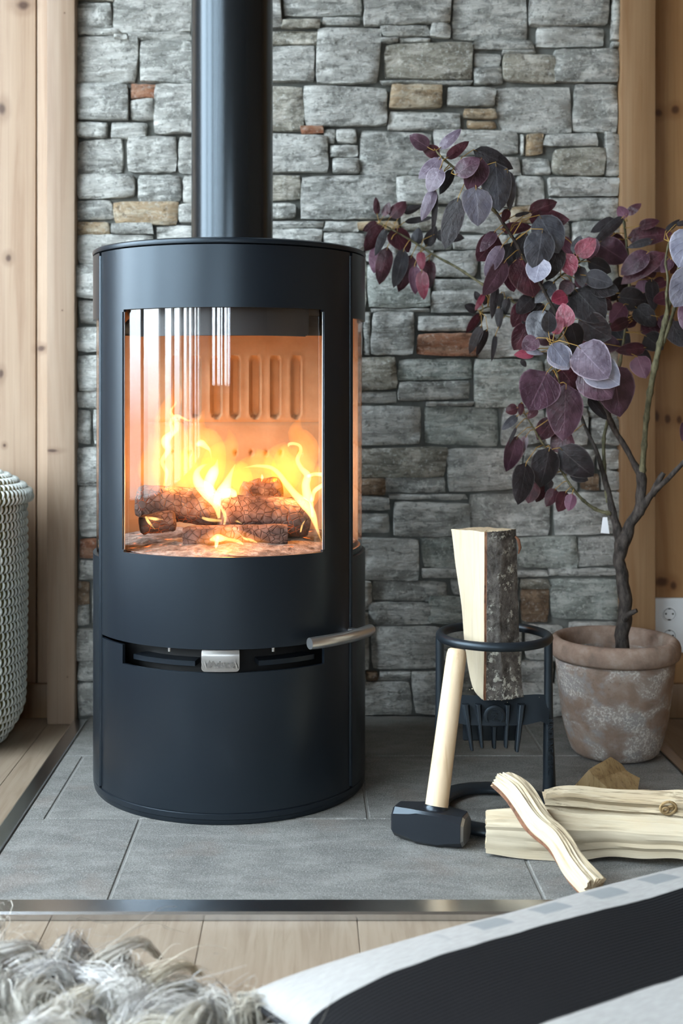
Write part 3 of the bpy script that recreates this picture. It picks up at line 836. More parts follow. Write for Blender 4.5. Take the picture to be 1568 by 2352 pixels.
# soft bodies of fire
for pts, Y in (([(380, 1140, 60), (400, 1090, 110), (395, 1020, 90), (385, 960, 60), (405, 900, 30), (398, 860, 2)], 2.31),
               ([(450, 1140, 60), (455, 1090, 120), (470, 1030, 100), (452, 985, 50), (470, 940, 2)], 2.33),
               ([(520, 1150, 60), (520, 1110, 130), (505, 1060, 90), (530, 1020, 40), (525, 985, 2)], 2.30),
               ([(590, 1140, 60), (585, 1100, 120), (600, 1060, 70), (590, 1030, 2)], 2.33),
               ([(680, 1180, 50), (690, 1120, 110), (675, 1070, 110), (700, 1030, 70), (680, 990, 40), (690, 960, 2)], 2.30),
               ([(640, 1130, 40), (650, 1090, 90), (640, 1050, 70), (655, 1015, 2)], 2.34),
               ([(350, 1130, 30), (345, 1080, 60), (352, 1030, 40), (346, 990, 2)], 2.32),
               ([(450, 1246, 10), (510, 1238, 60), (580, 1248, 40), (620, 1245, 2)], 2.13)):
    flame(pts, Y, M_FH)
for pts, Y in (([(375, 1115, 16), (384, 1070, 34), (380, 1020, 42), (402, 975, 32), (388, 940, 18), (400, 915, 3)], 2.27),
               ([(420, 1110, 14), (432, 1060, 36), (425, 1010, 26), (442, 985, 14), (450, 965, 3)], 2.30),
               ([(500, 1200, 20), (490, 1150, 60), (468, 1105, 70), (478, 1070, 50), (500, 1052, 4)], 2.20),
               ([(510, 1170, 30), (530, 1125, 54), (540, 1085, 30), (545, 1060, 3)], 2.23),
               ([(735, 1235, 10), (712, 1175, 30), (682, 1125, 36), (645, 1085, 34), (600, 1072, 24), (560, 1078, 4)], 2.22),
               ([(712, 1180, 20), (704, 1120, 44), (722, 1090, 34), (700, 1060, 30), (690, 1025, 20), (668, 1012, 4)], 2.25),
               ([(470, 1245, 8), (510, 1238, 44), (560, 1250, 30), (598, 1240, 4)], 2.13),
               ([(455, 1060, 6), (470, 1035, 26), (462, 1010, 22), (452, 1000, 3)], 2.24)):
    flame(pts, Y, M_FO)
for pts, Y in (([(377, 1116, 5), (383, 1085, 11), (372, 1060, 10), (386, 1035, 15), (380, 1012, 22), (396, 992, 13), (392, 972, 9), (404, 955, 8), (432, 966, 5), (440, 962, 1)], 2.255),
               ([(396, 1000, 5), (405, 985, 13), (402, 965, 11), (392, 945, 6), (404, 925, 4), (400, 915, 1)], 2.26),
               ([(503, 1190, 8), (497, 1160, 20), (478, 1130, 36), (456, 1108, 26), (452, 1085, 15), (466, 1070, 8), (478, 1066, 1)], 2.19),
               ([(485, 1145, 10), (480, 1112, 26), (490, 1085, 26), (497, 1068, 10), (499, 1055, 1)], 2.21),
               ([(492, 1165, 10), (510, 1138, 36), (522, 1108, 20), (530, 1088, 10), (540, 1066, 1)], 2.20),
               ([(505, 1140, 10), (530, 1132, 24), (544, 1143, 1)], 2.20),
               ([(512, 1215, 3), (517, 1190, 8), (511, 1170, 8), (500, 1155, 5)], 2.175),
               ([(464, 1189, 6), (482, 1194, 9), (515, 1196, 5), (540, 1196, 6), (556, 1203, 1)], 2.17),
               ([(738, 1244, 2), (728, 1215, 8), (716, 1180, 19), (700, 1158, 24), (678, 1136, 17), (655, 1108, 14), (640, 1088, 12), (622, 1074, 10), (590, 1070, 7), (560, 1074, 1)], 2.21),
               ([(718, 1188, 8), (708, 1150, 22), (702, 1115, 20), (706, 1092, 17), (692, 1076, 12), (683, 1056, 11), (690, 1036, 9), (688, 1024, 8), (676, 1019, 8), (664, 1020, 8), (662, 1026, 2)], 2.24),
               ([(706, 1094, 8), (722, 1089, 9), (741, 1090, 10)], 2.24),
               ([(716, 1150, 10), (722, 1128, 12), (741, 1114, 11)], 2.235),
               ([(482, 1240, 5), (500, 1236, 20), (520, 1238, 9), (545, 1243, 9), (558, 1250, 4)], 2.125),
               ([(548, 1222, 1), (560, 1236, 5), (575, 1240, 7), (590, 1246, 3)], 2.125),
               ([(500, 1232, 8), (497, 1250, 10), (495, 1262, 1)], 2.12),
               ([(334, 1187, 5), (342, 1200, 7), (356, 1216, 1)], 2.13), ([(334, 1188, 5), (356, 1192, 8), (374, 1193, 1)], 2.13),
               ([(452, 1022, 8), (462, 1018, 17), (474, 1027, 11), (482, 1036, 5), (486, 1060, 1)], 2.24),
               ([(600, 1106, 1), (602, 1098, 7), (601, 1088, 1)], 2.24),
               ([(586, 1143, 1), (610, 1141, 5), (640, 1142, 1)], 2.25),
               ([(690, 1222, 4), (694, 1206, 5), (700, 1196, 1)], 2.16)):
    flame(pts, Y, M_FL)
for (x, y, Y, p) in ((400, 1090, 2.24, 2.2), (500, 1120, 2.16, 3.2), (680, 1110, 2.2, 3.0), (520, 1235, 2.10, 0.9)):
    l = bpy.data.lights.new('firelight', 'POINT'); l.color = (1.0, 0.37, 0.085); l.energy = p * 0.33; l.shadow_soft_size = 0.012
    o = link('firelight', l, fire); o.location = at(x, y, Y) - WPOS[fire.name]

# ------------------------------------------------------------------ kindling splitter
KX, KY = 0.3220, 2.10
ks = thing('kindling_splitter', (KX, KY, 0), 'black cast iron kindling splitter with a ring on two posts', 'kindling splitter')
RZ, RR = 0.306, 0.0925
def torus(cx, cy, cz, rx, ry, tube_r, n=64, m=12, zflat=1.0):
    V, Fc = [], []
    for i in range(n):
        w = 2 * math.pi * i / n
        for k in range(m):
            t = 2 * math.pi * k / m
            V.append((cx + (rx + tube_r * math.cos(t)) * math.cos(w), cy + (ry + tube_r * math.cos(t)) * math.sin(w), cz + tube_r * zflat * math.sin(t)))
    for i in range(n):
        for k in range(m):
            i2, k2 = (i + 1) % n, (k + 1) % m
            Fc.append((i * m + k, i2 * m + k, i2 * m + k2, i * m + k2))
    return V, Fc
V, Fc = torus(KX, KY, RZ, RR, RR, 0.0078); mesh('ring', V, Fc, M_IRON, ks, 180)
V, Fc = torus(KX, KY, 0.0090, 0.098, 0.108, 0.021, 64, 12, 0.42); base_ring = mesh('base_ring', V, Fc, M_IRON, ks, 180)
posts = {}
for s in (-1, 1):
    path = [(KX + s * (0.0935 + 0.0015 * (f < 0.3)), KY, RZ * f) for f in (0.0, 0.03, 0.2, 0.45, 0.6, 0.8, 1.0)]
    V, Fc = tube_data(path, [0.015, 0.0125, 0.0108, 0.0088, 0.0078, 0.0072, 0.0074], 14)
    posts[s] = mesh('post', V, Fc, M_IRON, ks, 50)
text_mesh('lettering', 'KINDLING CRACKER', 0.0125, M_IRON, posts[1], frame_mat((KX + 0.0945, KY - 0.0106, 0.108), (0, 0.045, -1), (1, 0, 0), (0, -1, 0)), 0.0012, 0.0002)
# splitting wedge between the posts: thin edge on top, wide below, with ribs hanging from it
bm = bmesh.new()
def wz(px, y, Yk=KY): return CAM_H - (y - HY) / F * Yk
wx = lambda x, Yk=KY - 0.012: (x - VX) / F * Yk
N = 24
rowsT = []
for i in range(N + 1):
    f = i / N
    x = KX - 0.092 + 0.184 * f
    e = abs(f - 0.5) * 2
    zt = 0.2035 + 0.006 * max(0, e - 0.45) ** 1.0 - 0.010 * max(0, e - 0.8)
    zb = 0.158 + 0.020 * max(0.0, e - 0.55) - (0.0 if e < 0.86 else 0.012 * (e - 0.86) / 0.14)
    th = 0.013 * (1 - 0.35 * e)
    rowsT.append([bm.verts.new((x, KY - 0.001, zt)), bm.verts.new((x, KY - th * 0.75, zt - 0.018)), bm.verts.new((x, KY - th * 1.9, zb)), bm.verts.new((x, KY + th, zb)), bm.verts.new((x, KY + th * 0.75, zt - 0.018)), bm.verts.new((x, KY + 0.001, zt))])
for a, b in zip(rowsT, rowsT[1:]):
    for k in range(6): bm.faces.new((a[k], b[k], b[(k + 1) % 6], a[(k + 1) % 6]))
bm.faces.new(rowsT[0]); bm.faces.new(list(reversed(rowsT[-1])))
wedge = bm_obj('wedge', bm, M_IRON, ks, 40)
def rib(x_top, x_bot, y_top, y_bot, wt, wb, yo0, yo1):
    bm = bmesh.new()
    pts = []
    for (x, y, w, yo) in ((x_top, y_top, wt, yo0), (x_bot, y_bot, wb, yo1)):
        Yk = KY + yo
        cx, cz = (x - VX) / F * Yk, CAM_H - (y - HY) / F * Yk
        hw = w / 2 * Yk / F
        pts.append([bm.verts.new((cx - hw, Yk + 0.001, cz)), bm.verts.new((cx - hw * 0.5, Yk - 0.004, cz)), bm.verts.new((cx + hw * 0.5, Yk - 0.004, cz)), bm.verts.new((cx + hw, Yk + 0.001, cz)), bm.verts.new((cx + hw * 0.8, Yk + 0.014, cz)), bm.verts.new((cx - hw * 0.8, Yk + 0.014, cz))])
    for k in range(6): bm.faces.new((pts[0][k], pts[0][(k + 1) % 6], pts[1][(k + 1) % 6], pts[1][k]))
    bm.faces.new(pts[0]); bm.faces.new(list(reversed(pts[1])))
    bmesh.ops.bevel(bm, geom=bm.edges[:], offset=0.0008, segments=1, affect='EDGES')
    bm_obj('rib', bm, M_IRON, wedge, 30)
for (xt, xb, yb, wt, wb) in ((1069, 1084, 1724, 18, 8), (1098, 1107, 1718, 16, 8), (1166, 1162, 1718, 16, 8), (1198, 1187, 1727, 20, 9)):
    rib(xt, xb, 1618, yb, wt, wb, -0.014, -0.024)
rib(1135, 1135, 1655, 1719, 15, 9, -0.012, -0.016)
# recessed plate behind the ribs, with the emblem
box('rib_plate', (wx(1066), KY + 0.004, 0.124), (wx(1200), KY + 0.012, 0.162), M_IRON, wedge, 0.002)
mc = (wx(1134), KY - 0.0205, wz(0, 1638))
V, Fc = [], []
n = 28
for rr, yy in ((0.0188, 0.004), (0.0188, 0.0), (0.0172, -0.0008), (0.0135, -0.0008), (0.0130, 0.0012)):
    for k in range(n):
        w = 2 * math.pi * k / n
        V.append((mc[0] + rr * math.cos(w), mc[1] + yy, mc[2] + rr * math.sin(w)))
for i in range(4):
    for k in range(n):
        k2 = (k + 1) % n; Fc.append((i * n + k, i * n + k2, (i + 1) * n + k2, (i + 1) * n + k))
Fc.append(tuple(4 * n + k for k in reversed(range(n))))
emb = mesh('emblem', V, Fc, M_IRON, wedge, 40)
text_mesh('emblem_mark', 'Z', 0.016, M_IRON, emb, frame_mat((mc[0], mc[1] + 0.0005, mc[2] - 0.002), (1, 0, 0), (0, 0, 1), (0, -1, 0)), 0.0012, 0.0004)
box('emblem_bar', (mc[0] - 0.004, mc[1] - 0.0008, mc[2] + 0.0072), (mc[0] + 0.004, mc[1] + 0.001, mc[2] + 0.0094), M_IRON, emb, 0.0003)

# ------------------------------------------------------------------ split wood
def wood_mat(name, cols, gs=(60, 60, 3), contrast=0.5):
    M = Mat(name, 0.7, 0, 0.25)
    w = M.coord(gs, rnd=True)
    g = M.noise(w, 1.0, 4, 0.6, 0.4)
    base = M.ramp(g, [(0.25, cols[0]), (0.55, cols[1]), (0.75, cols[2])])
    f = M.noise(M.coord(tuple(c * 4 for c in gs), rnd=True), 1.0, 3, 0.6)
    base = M.mix(M.rng(f, 0.48, 0.7, 0, contrast), base, tuple(c * 0.5 for c in cols[2]))
    b = M.noise(M.coord((8, 8, 8), rnd=True), 2.0, 3)
    base = M.mix(M.rng(b, 0.52, 0.72, 0, 0.25), base, (0.56, 0.42, 0.26))
    M.color(base); M.bump(g, 0.3, 0.002); M.bump(f, 0.3, 0.001)
    return M.m
PALE = ((0.62, 0.53, 0.385), (0.54, 0.44, 0.295), (0.35, 0.255, 0.155))
# logs are built along their own Z axis so the grain runs lengthwise
M_WOOD = wood_mat('split_birch', PALE, (60, 60, 2.2), 0.8)
M_WOOD_C = wood_mat('split_birch_clear', ((0.57, 0.49, 0.36), (0.54, 0.455, 0.32), (0.45, 0.35, 0.225)), (50, 50, 2), 0.2)
M_WOOD_D = wood_mat('split_old_wood', ((0.46, 0.33, 0.17), (0.38, 0.255, 0.12), (0.27, 0.17, 0.08)), (70, 70, 5))
M_WOOD_E = wood_mat('end_grain', ((0.62, 0.5, 0.34), (0.55, 0.42, 0.27), (0.42, 0.31, 0.19)), (70, 70, 70))
def bark_mat():
    M = Mat('birch_bark', 0.9, 0, 0.15)
    v = M.coord(rnd=True)
    n = M.noise(v, 60.0, 6, 0.65)
    base = M.ramp(n, [(0.3, (0.05, 0.045, 0.04)), (0.5, (0.135, 0.122, 0.11)), (0.7, (0.25, 0.228, 0.205))])
    l = M.noise(v, 95.0, 4, 0.7); z = M.noise(v, 22.0, 2)
    lich = M.math('MULTIPLY', M.rng(l, 0.52, 0.6), M.rng(z, 0.42, 0.56))
    base = M.mix(lich, base, (0.58, 0.57, 0.50))
    M.color(base); M.bump(n, 1.0, 0.005); M.bump(lich, 0.6, 0.002)
    return M.m
M_BARK = bark_mat()
M_BARK_IN = wood_mat('inner_bark', ((0.26, 0.12, 0.065), (0.17, 0.075, 0.04), (0.07, 0.035, 0.022)), (90, 90, 26), 0.8)

def log_obj(name, path, sections, seed, label, category, group, mats, seg_mat, end_mat, rough=0.0016, sub=6, per=9, grow=0.0, lock_ridge=0.0):
    """a split log: path of world points, sections of matching polygons ((u, v), ...) in metres across the path,
    seg_mat: material index of each polygon side. The object's own Z axis runs along the log."""
    P = [Vector(p) for p in path]
    zax = (P[-1] - P[0]).normalized()
    xax = Vector((1, 0, 0)) - zax * zax.x if abs(zax.x) < 0.9 else Vector((0, -1, 0)) - zax * (-zax.y)
    xax.normalize(); yax = zax.cross(xax)
    R = Matrix((xax, yax, zax)).transposed()      # local to world
    org = P[0]
    m = len(sections[0]); n = m * per
    data = [tuple(R.transposed() @ (p - org)) + tuple(c for s in sec for c in s) for p, sec in zip(P, sections)]
    rings = smooth_path(data, sub)
    V, Fc, fm = [], [], []
    L = len(rings)
    for i, r in enumerate(rings):
        c = r[:3]; poly = r[3:].reshape(m, 2)
        f = i / (L - 1)
        ctr = poly.mean(axis=0)
        for k in range(m):
            a, b = poly[k], poly[(k + 1) % m]
            for q in range(per):
                t = q / per
                uv = a + (b - a) * t
                d = uv - ctr; dl = math.hypot(*d) or 1
                ang = k * per + q
                nz = noise.noise(Vector((ang * 0.5 + seed, f * 1.3, seed))) * rough * 1.6 + noise.noise(Vector((ang * 1.37 + seed, f * 5, seed))) * rough
                rg = -lock_ridge * abs(noise.noise(Vector((ang * 0.83 + seed, f * 0.8, seed * 2)))) * 1.8
                uv = uv + d / dl * (nz + rg)
                ez = 0.0
                if i in (0, L - 1): ez = noise.noise(Vector((ang * 1.7, seed, 4))) * rough * 2.5
                V.append((c[0] + uv[0], c[1] + uv[1], c[2] + ez))
    for i in range(L - 1):
        for k in range(n):
            k2 = (k + 1) % n
            Fc.append((i * n + k, i * n + k2, (i + 1) * n + k2, (i + 1) * n + k)); fm.append(seg_mat[k // per])
    for i, rev in ((0, True), (L - 1, False)):
        c = len(V); r = rings[i]; poly = r[3:].reshape(m, 2).mean(axis=0)
        V.append((r[0] + poly[0], r[1] + poly[1], r[2]))
        for k in range(n):
            k2 = (k + 1) % n
            Fc.append((i * n + k2, i * n + k, c) if rev else (i * n + k, i * n + k2, c)); fm.append(end_mat)
    me = bpy.data.meshes.new(name)
    me.from_pydata(V, [], Fc)
    for mm in mats: me.materials.append(mm)
    me.polygons.foreach_set('material_index', fm)
    bmn = bmesh.new(); bmn.from_mesh(me); bmesh.ops.recalc_face_normals(bmn, faces=bmn.faces); bmn.to_mesh(me); bmn.free()
    sharp(me, 32)
    o = link(name, me, None, org)
    o.matrix_world = Matrix.Translation(org) @ R.to_4x4()
    tag(o, label, category, group)
    return o
WM = [M_WOOD, M_BARK, M_WOOD_E, M_BARK_IN, M_WOOD_C, M_WOOD_D]
# the billet standing in the splitter; sections are (x, -y) about the path because zax is up: xax = +x, yax = +y
LY = KY - 0.004
def bil(y, xl, xf, xr, dl, df, dr, db):
    z = CAM_H - (y - HY) / F * LY
    c = Vector((KX, LY, z)); X = lambda x, d: ((x - VX) / F * (LY + d) - KX, d)
    xm = (xf + xr) / 2
    return c, (X(xl, dl), X(xf, df), X(xf + 6, df - 0.001), X(xm, (df + dr) / 2 - 0.012), X(xr, dr), X((xl + xr) / 2, db))
bl = [bil(1601, 1105, 1110, 1202, -0.012, -0.020, 0.0, 0.022), bil(1575, 1084, 1110, 1199, 0.0, -0.026, 0.004, 0.030), bil(1490, 1068, 1111, 1194, 0.004, -0.030, 0.004, 0.036), bil(1400, 1060, 1111, 1190, 0.006, -0.032, 0.004, 0.04),
      bil(1300, 1046, 1112, 1187, 0.006, -0.034, 0.004, 0.04), bil(1216, 1036, 1112, 1184, 0.006, -0.034, 0.004, 0.04)]
bl[0] = (bl[0][0], bl[0][1])
log = log_obj('firewood_log', [b[0] for b in bl], [b[1] for b in bl], 4.0, 'split log with lichen covered bark standing upright in the black splitter ring', 'firewood', 'split firewood on the hearth',
        WM, [4, 3, 1, 1, 4, 4], 2, 0.0009)
V, Fc = tube_data([at(1183, 1232, LY), at(1190, 1240, LY - 0.003), at(1194, 1258, LY - 0.003), at(1190, 1272, LY)], [0.002, 0.0032, 0.003, 0.001], 6)
o = mesh('bark_curl', V, Fc, M_BARK_IN, None, 60); o.parent = log; o.matrix_parent_inverse = log.matrix_world.inverted()
FG = 'split firewood on the hearth'
# stick lying across the others
def sec(w, h, sk=0.0): return ((-w, -h), (w * 0.9, -h * 0.95), (w, h * 0.45 + sk), (w * 0.15, h), (-w * 1.0, h * 0.55))
def floor_log(name, pts, secs, **kw): return log_obj(name, pts, secs, **kw)
pA = [at(1150, 1790, 1.955), at(1190, 1822, 1.925), at(1235, 1888, 1.865), at(1282, 1950, 1.815), at(1322, 2012, 1.77), at(1362, 2062, 1.735)]
pA[-1].z = 0.022; pA[-2].z = 0.0355; pA[-3].z = 0.058
# local axes for this stick: x across to the right, y up-and-back
def secA(w, t): return ((-w * 1.0, -t * 0.55), (-w * 0.25, -t), (w * 0.85, -t * 0.7), (w, t * 0.75), (-w * 0.35, t), (-w * 0.95, -t * 0.28))
log_obj('firewood_stick', pA, [secA(0.018, 0.013), secA(0.022, 0.018), secA(0.021, 0.019), secA(0.019, 0.019), secA(0.019, 0.018), secA(0.021, 0.016)], 9.0,
        'pale split stick with reddish bark lying across the other firewood', 'firewood', FG, WM, [3, 4, 0, 0, 4, 3], 2, 0.0020, lock_ridge=0.0050)
# the long log in front
pB = [Vector((0.283, 1.925, 0.036)), Vector((0.33, 1.92, 0.0365)), Vector((0.385, 1.915, 0.037)), Vector((0.42, 1.91, 0.040)), Vector((0.47, 1.905, 0.040)), Vector((0.52, 1.895, 0.039)), Vector((0.57, 1.885, 0.039)), Vector((0.61, 1.875, 0.037)), Vector((0.68, 1.86, 0.030))]
# local x = toward camera (-y), local y = zax cross xax -> up or down; use symmetric polygons
def secB(t, b, d, e=0.0): return ((-d, -t * 0.2), (d * 0.25, -t), (d, -t * 0.35), (d * 0.9, b), (-d * 0.6, b))
log_obj('firewood_log', pB, [secB(0.036, 0.030, 0.022), secB(0.041, 0.035, 0.028), secB(0.038, 0.036, 0.031), secB(0.031, 0.039, 0.030), secB(0.030, 0.033, 0.026), secB(0.031, 0.030, 0.027), secB(0.032, 0.026, 0.026), secB(0.034, 0.032, 0.028), secB(0.036, 0.038, 0.030)], 14.0,
        'thick pale split log lying on the tiles in front, end toward the hammer', 'firewood', FG, WM, [4, 4, 4, 0, 0], 2, 0.0024, lock_ridge=0.003)
pC = [Vector((0.392, 2.01, 0.046)), Vector((0.43, 2.005, 0.049)), Vector((0.48, 2.0, 0.047)), Vector((0.53, 1.99, 0.043)), Vector((0.58, 1.985, 0.046)), Vector((0.62, 1.975, 0.042)), Vector((0.72, 1.96, 0.040))]
def secC(t, b, d): return ((-d, -t * 0.6), (d * 0.1, -t), (d, -t * 0.45), (d * 0.95, b), (-d * 0.7, b))
logC = log_obj('firewood_log', pC, [secC(0.026, 0.022, 0.013), secC(0.033, 0.034, 0.024), secC(0.031, 0.032, 0.027), secC(0.036, 0.030, 0.024), secC(0.034, 0.032, 0.033), secC(0.042, 0.036, 0.036), secC(0.036, 0.034, 0.028)], 23.0,
        'gnarled split log with a knot lying behind the front log', 'firewood', FG, WM, [0, 0, 0, 0, 0], 2, 0.0036, lock_ridge=0.0075)
# the knot: rings of wood round a dark stub
kc = at(1534, 1856, 1.951)
bmn = bmesh.new()
def ring_on(bmn, c, r, t, ph):
    V, Fc = [], []
    for i in range(18):
        w = 2 * math.pi * i / 18
        for k in range(6):
            q = 2 * math.pi * k / 6
            rr = r * (1 + 0.12 * noise.noise(Vector((math.cos(w) + ph, math.sin(w), ph)))) + t * math.cos(q)
            V.append((c.x + rr * math.cos(w), c.y + t * math.sin(q) - 0.002 * math.sin(w), c.z + rr * 0.85 * math.sin(w)))
    vs = [bmn.verts.new(v) for v in V]
    for i in range(18):
        for k in range(6):
            bmn.faces.new((vs[i * 6 + k], vs[(i + 1) % 18 * 6 + k], vs[(i + 1) % 18 * 6 + (k + 1) % 6], vs[i * 6 + (k + 1) % 6]))
ring_on(bmn, kc, 0.0125, 0.0026, 1.0); ring_on(bmn, kc + Vector((-0.004, 0.0005, -0.003)), 0.0048, 0.0026, 2.0); ring_on(bmn, kc + Vector((0.005, 0.0005, 0.001)), 0.0030, 0.0026, 3.0)
kno = bm_obj('knot', bmn, M_WOOD_D, None, 60); kno.parent = logC; kno.matrix_parent_inverse = logC.matrix_world.inverted()
# the brown chunk behind
bm = bmesh.new()
cD = Vector(((1393 - VX) / F * 2.2, 2.2, 0))
def pd(x, y, dy): p = at(x, y, 2.2 + dy); return p
top = [pd(1318, 1806, -0.03), pd(1352, 1768, -0.035), pd(1402, 1738, 0.0), pd(1438, 1768, 0.01), pd(1470, 1786, 0.0), pd(1464, 1815, -0.02), pd(1400, 1815, -0.045)]
rings = []
for f, q in ((0.0, 1.0), (0.5, 1.02), (1.0, 1.0)):
    rings.append([bm.verts.new(Vector((p.x, p.y - 0.0, p.z)) * f + Vector((cD.x + (p.x - cD.x) * 0.96, p.y + 0.015 * (1 if k in (2, 3, 4) else -0.2), 0.0015)) * (1 - f)) for k, p in enumerate(top)])
for a, b in zip(rings, rings[1:]):
    for k in range(7): bm.faces.new((a[k], a[(k + 1) % 7], b[(k + 1) % 7], b[k]))
tf = [bm.verts.new(pd(1375, 1788, -0.04))]
for k in range(7): bm.faces.new((rings[-1][k], rings[-1][(k + 1) % 7], tf[0]))
bm.faces.new(list(reversed(rings[0])))
bmesh.ops.subdivide_edges(bm, edges=bm.edges[:], cuts=2, use_grid_fill=True)
for v in bm.verts:
    v.co += Vector((1, 1, 1)) * 0.003 * noise.noise(v.co * 60)
    v.co.z = max(v.co.z, 0.0012)
o = bm_obj('firewood_chunk', bm, M_WOOD_D, None, 25); tag(o, 'dark brown chunk of firewood behind the gnarled log', 'firewood', FG)
o.data.transform(Matrix.Translation(-cD)); o.location = cD

# ------------------------------------------------------------------ hammer
hm = thing('sledge_hammer', (0.2, 1.965, 0), 'short sledge hammer with pale wooden handle leaning on the splitter', 'hammer')
a, b = Vector((0.145, 1.998, 0.029)), Vector((0.2555, 1.948, 0.027))
ax = (b - a).normalized(); sd = Vector((0, 0, 1)).cross(ax).normalized(); up = ax.cross(sd)
V, Fc = [], []
def octa(h, c): return [(h, c), (c, h), (-c, h), (-h, c), (-h, -c), (-c, -h), (c, -h), (h, -c)]
fr = [(0.0, 0.021, 0.012), (0.03, 0.0235, 0.0145), (0.26, 0.0255, 0.019), (0.36, 0.0265, 0.0225), (0.66, 0.0265, 0.0225), (0.76, 0.0255, 0.019), (0.965, 0.0245, 0.0145), (0.97, 0.0238, 0.0135), (1.0, 0.0205, 0.011)]
for f, h, c in fr:
    p = a + (b - a) * f
    for (q, w) in octa(h, c): V.append(p + sd * q + up * w)
for i in range(len(fr) - 1):
    for k in range(8): Fc.append((i * 8 + k, i * 8 + (k + 1) % 8, (i + 1) * 8 + (k + 1) % 8, (i + 1) * 8 + k))
Fc += [tuple(reversed(range(8))), tuple((len(fr) - 1) * 8 + k for k in range(8))]
nb = len(Fc); fm = [0] * nb
for k in range(8): fm[(len(fr) - 2) * 8 + k] = 1
fm[-1] = 1
head = mesh('head', V, Fc, M_IRON_L, hm, 25, mats=[M_IRON_L, plain('worn_steel', (0.33, 0.33, 0.33), 0.45, 1.0)], fmat=fm); tag(head, 'black painted steel head')
h0, h1 = at(1001, 1862, 1.972), at(1050, 1490, 2.028)
dirv = (h1 - h0)
path = [h0 + dirv * f for f in (-0.03, 0.0, 0.1, 0.3, 0.5, 0.7, 0.88, 0.96, 0.99, 1.0)]
rad = [0.0185, 0.0188, 0.0186, 0.0180, 0.0176, 0.0172, 0.0170, 0.0166, 0.015, 0.011]
def ash_wood():
    M = Mat('hammer_handle_wood', 0.45, 0, 0.4)
    g = M.noise(M.coord((40, 40, 3)), 1.6, 4, 0.5, 1.0)
    M.color(M.ramp(g, [(0.3, (0.76, 0.60, 0.41)), (0.55, (0.71, 0.53, 0.34)), (0.75, (0.60, 0.42, 0.25))]))
    return M.m
V, Fc = tube_data(path, rad, 20, True, 0.8); mesh('handle', V, Fc, ash_wood(), hm, 50)
V, Fc = tube_data([h0 + dirv * f for f in (-0.065, -0.05, 0.0, 0.022, 0.03)], [0.0215, 0.0215, 0.0207, 0.0205, 0.019], 20, True, 0.85); mesh('collar', V, Fc, M_IRON_L, hm, 50)

# a few pale crumbs of wood on the splitter
rnd = random.Random(5)
V, Fc = [], []
for (x, y, s) in ((1145, 1604, 3), (1152, 1607, 5), (1158, 1605, 3), (1085, 1581, 5), (1078, 1583, 3), (1165, 1612, 2), (1120, 1606, 2), (1238, 1600, 2), (1090, 1583, 3)):
    p = at(x, y, KY - 0.012 if y > 1590 else KY - 0.006); r = s * 0.5 * 2.1 / F; b0 = len(V)
    p.z -= 0.001
    for d in ((1, 0, 0), (-1, 0, 0), (0, 1, 0), (0, -1, 0), (0, 0, 1), (0, 0, -1)):
        V.append(p + Vector(d) * r * rnd.uniform(0.5, 1.3))
    for i, j in ((0, 2), (2, 1), (1, 3), (3, 0)): Fc += [(b0 + i, b0 + j, b0 + 4), (b0 + j, b0 + i, b0 + 5)]
o = mesh('wood_crumbs', V, Fc, M_WOOD_C); tag(o, 'pale wood crumbs on the splitter wedge under the upright log', 'wood crumbs', kind='stuff')

# ------------------------------------------------------------------ terracotta pot
PX, PY = (1411 - VX) / F * 2.45, 2.45
pot = thing('plant_pot', (PX, PY, 0), 'weathered terracotta plant pot with pale bloom beside the splitter', 'plant pot')
def terracotta():
    M = Mat('weathered_terracotta', 0.9, 0, 0.15)
    v = M.coord()
    n = M.noise(v, 26.0, 6, 0.6)
    base = M.ramp(n, [(0.3, (0.21, 0.155, 0.12)), (0.5, (0.26, 0.185, 0.14)), (0.7, (0.32, 0.245, 0.195))])
    p = M.noise(M.coord((1, 1, 1.5)), 13.0, 5, 0.6, 0.4)
    base = M.mix(M.rng(p, 0.40, 0.62, 0, 0.7), base, (0.40, 0.365, 0.335))
    q = M.noise(v, 17.0, 3, 0.6)
    base = M.mix(M.rng(q, 0.52, 0.62, 0, 0.75), base, (0.30, 0.285, 0.275))
    s = M.noise(v, 210.0, 3, 0.7)
    base = M.mix(M.math('MULTIPLY', M.rng(s, 0.48, 0.60, 0, 0.85), M.rng(p, 0.49, 0.60)), base, (0.64, 0.61, 0.56))
    d = M.noise(v, 160.0, 3, 0.7)
    base = M.mix(M.rng(d, 0.58, 0.72, 0, 0.45), base, (0.12, 0.1, 0.09))
    M.color(base); M.bump(s, 0.35, 0.002); M.bump(n, 0.3, 0.003)
    return M.m
M_TERRA = terracotta()
def terracotta_rim():
    M = Mat('terracotta_rim', 0.9, 0, 0.15)
    n = M.noise(M.coord(), 30.0, 6, 0.65)
    M.color(M.ramp(n, [(0.3, (0.20, 0.15, 0.12)), (0.5, (0.30, 0.215, 0.165)), (0.7, (0.39, 0.31, 0.26))])); M.bump(n, 0.3, 0.002)
    return M.m
M_RIM = terracotta_rim()
V, Fc = lathe([(0.0, 0.0), (0.070, 0.0), (0.080, 0.003), (0.0865, 0.010), (0.092, 0.025), (0.098, 0.045), (0.1045, 0.075), (0.1105, 0.12), (0.1155, 0.165), (0.1172, 0.186), (0.112, 0.198), (0.105, 0.198), (0.102, 0.15), (0.098, 0.12), (0.0, 0.12)], PX, PY, 72)
mesh('body', V, Fc, M_TERRA, pot, 40)
V, Fc = lathe([(0.114, 0.194), (0.1205, 0.1925), (0.1262, 0.198), (0.1285, 0.2075), (0.1285, 0.218), (0.126, 0.227), (0.1205, 0.2325), (0.114, 0.234), (0.1085, 0.231), (0.106, 0.224), (0.105, 0.195)], PX, PY, 72, closed=True)
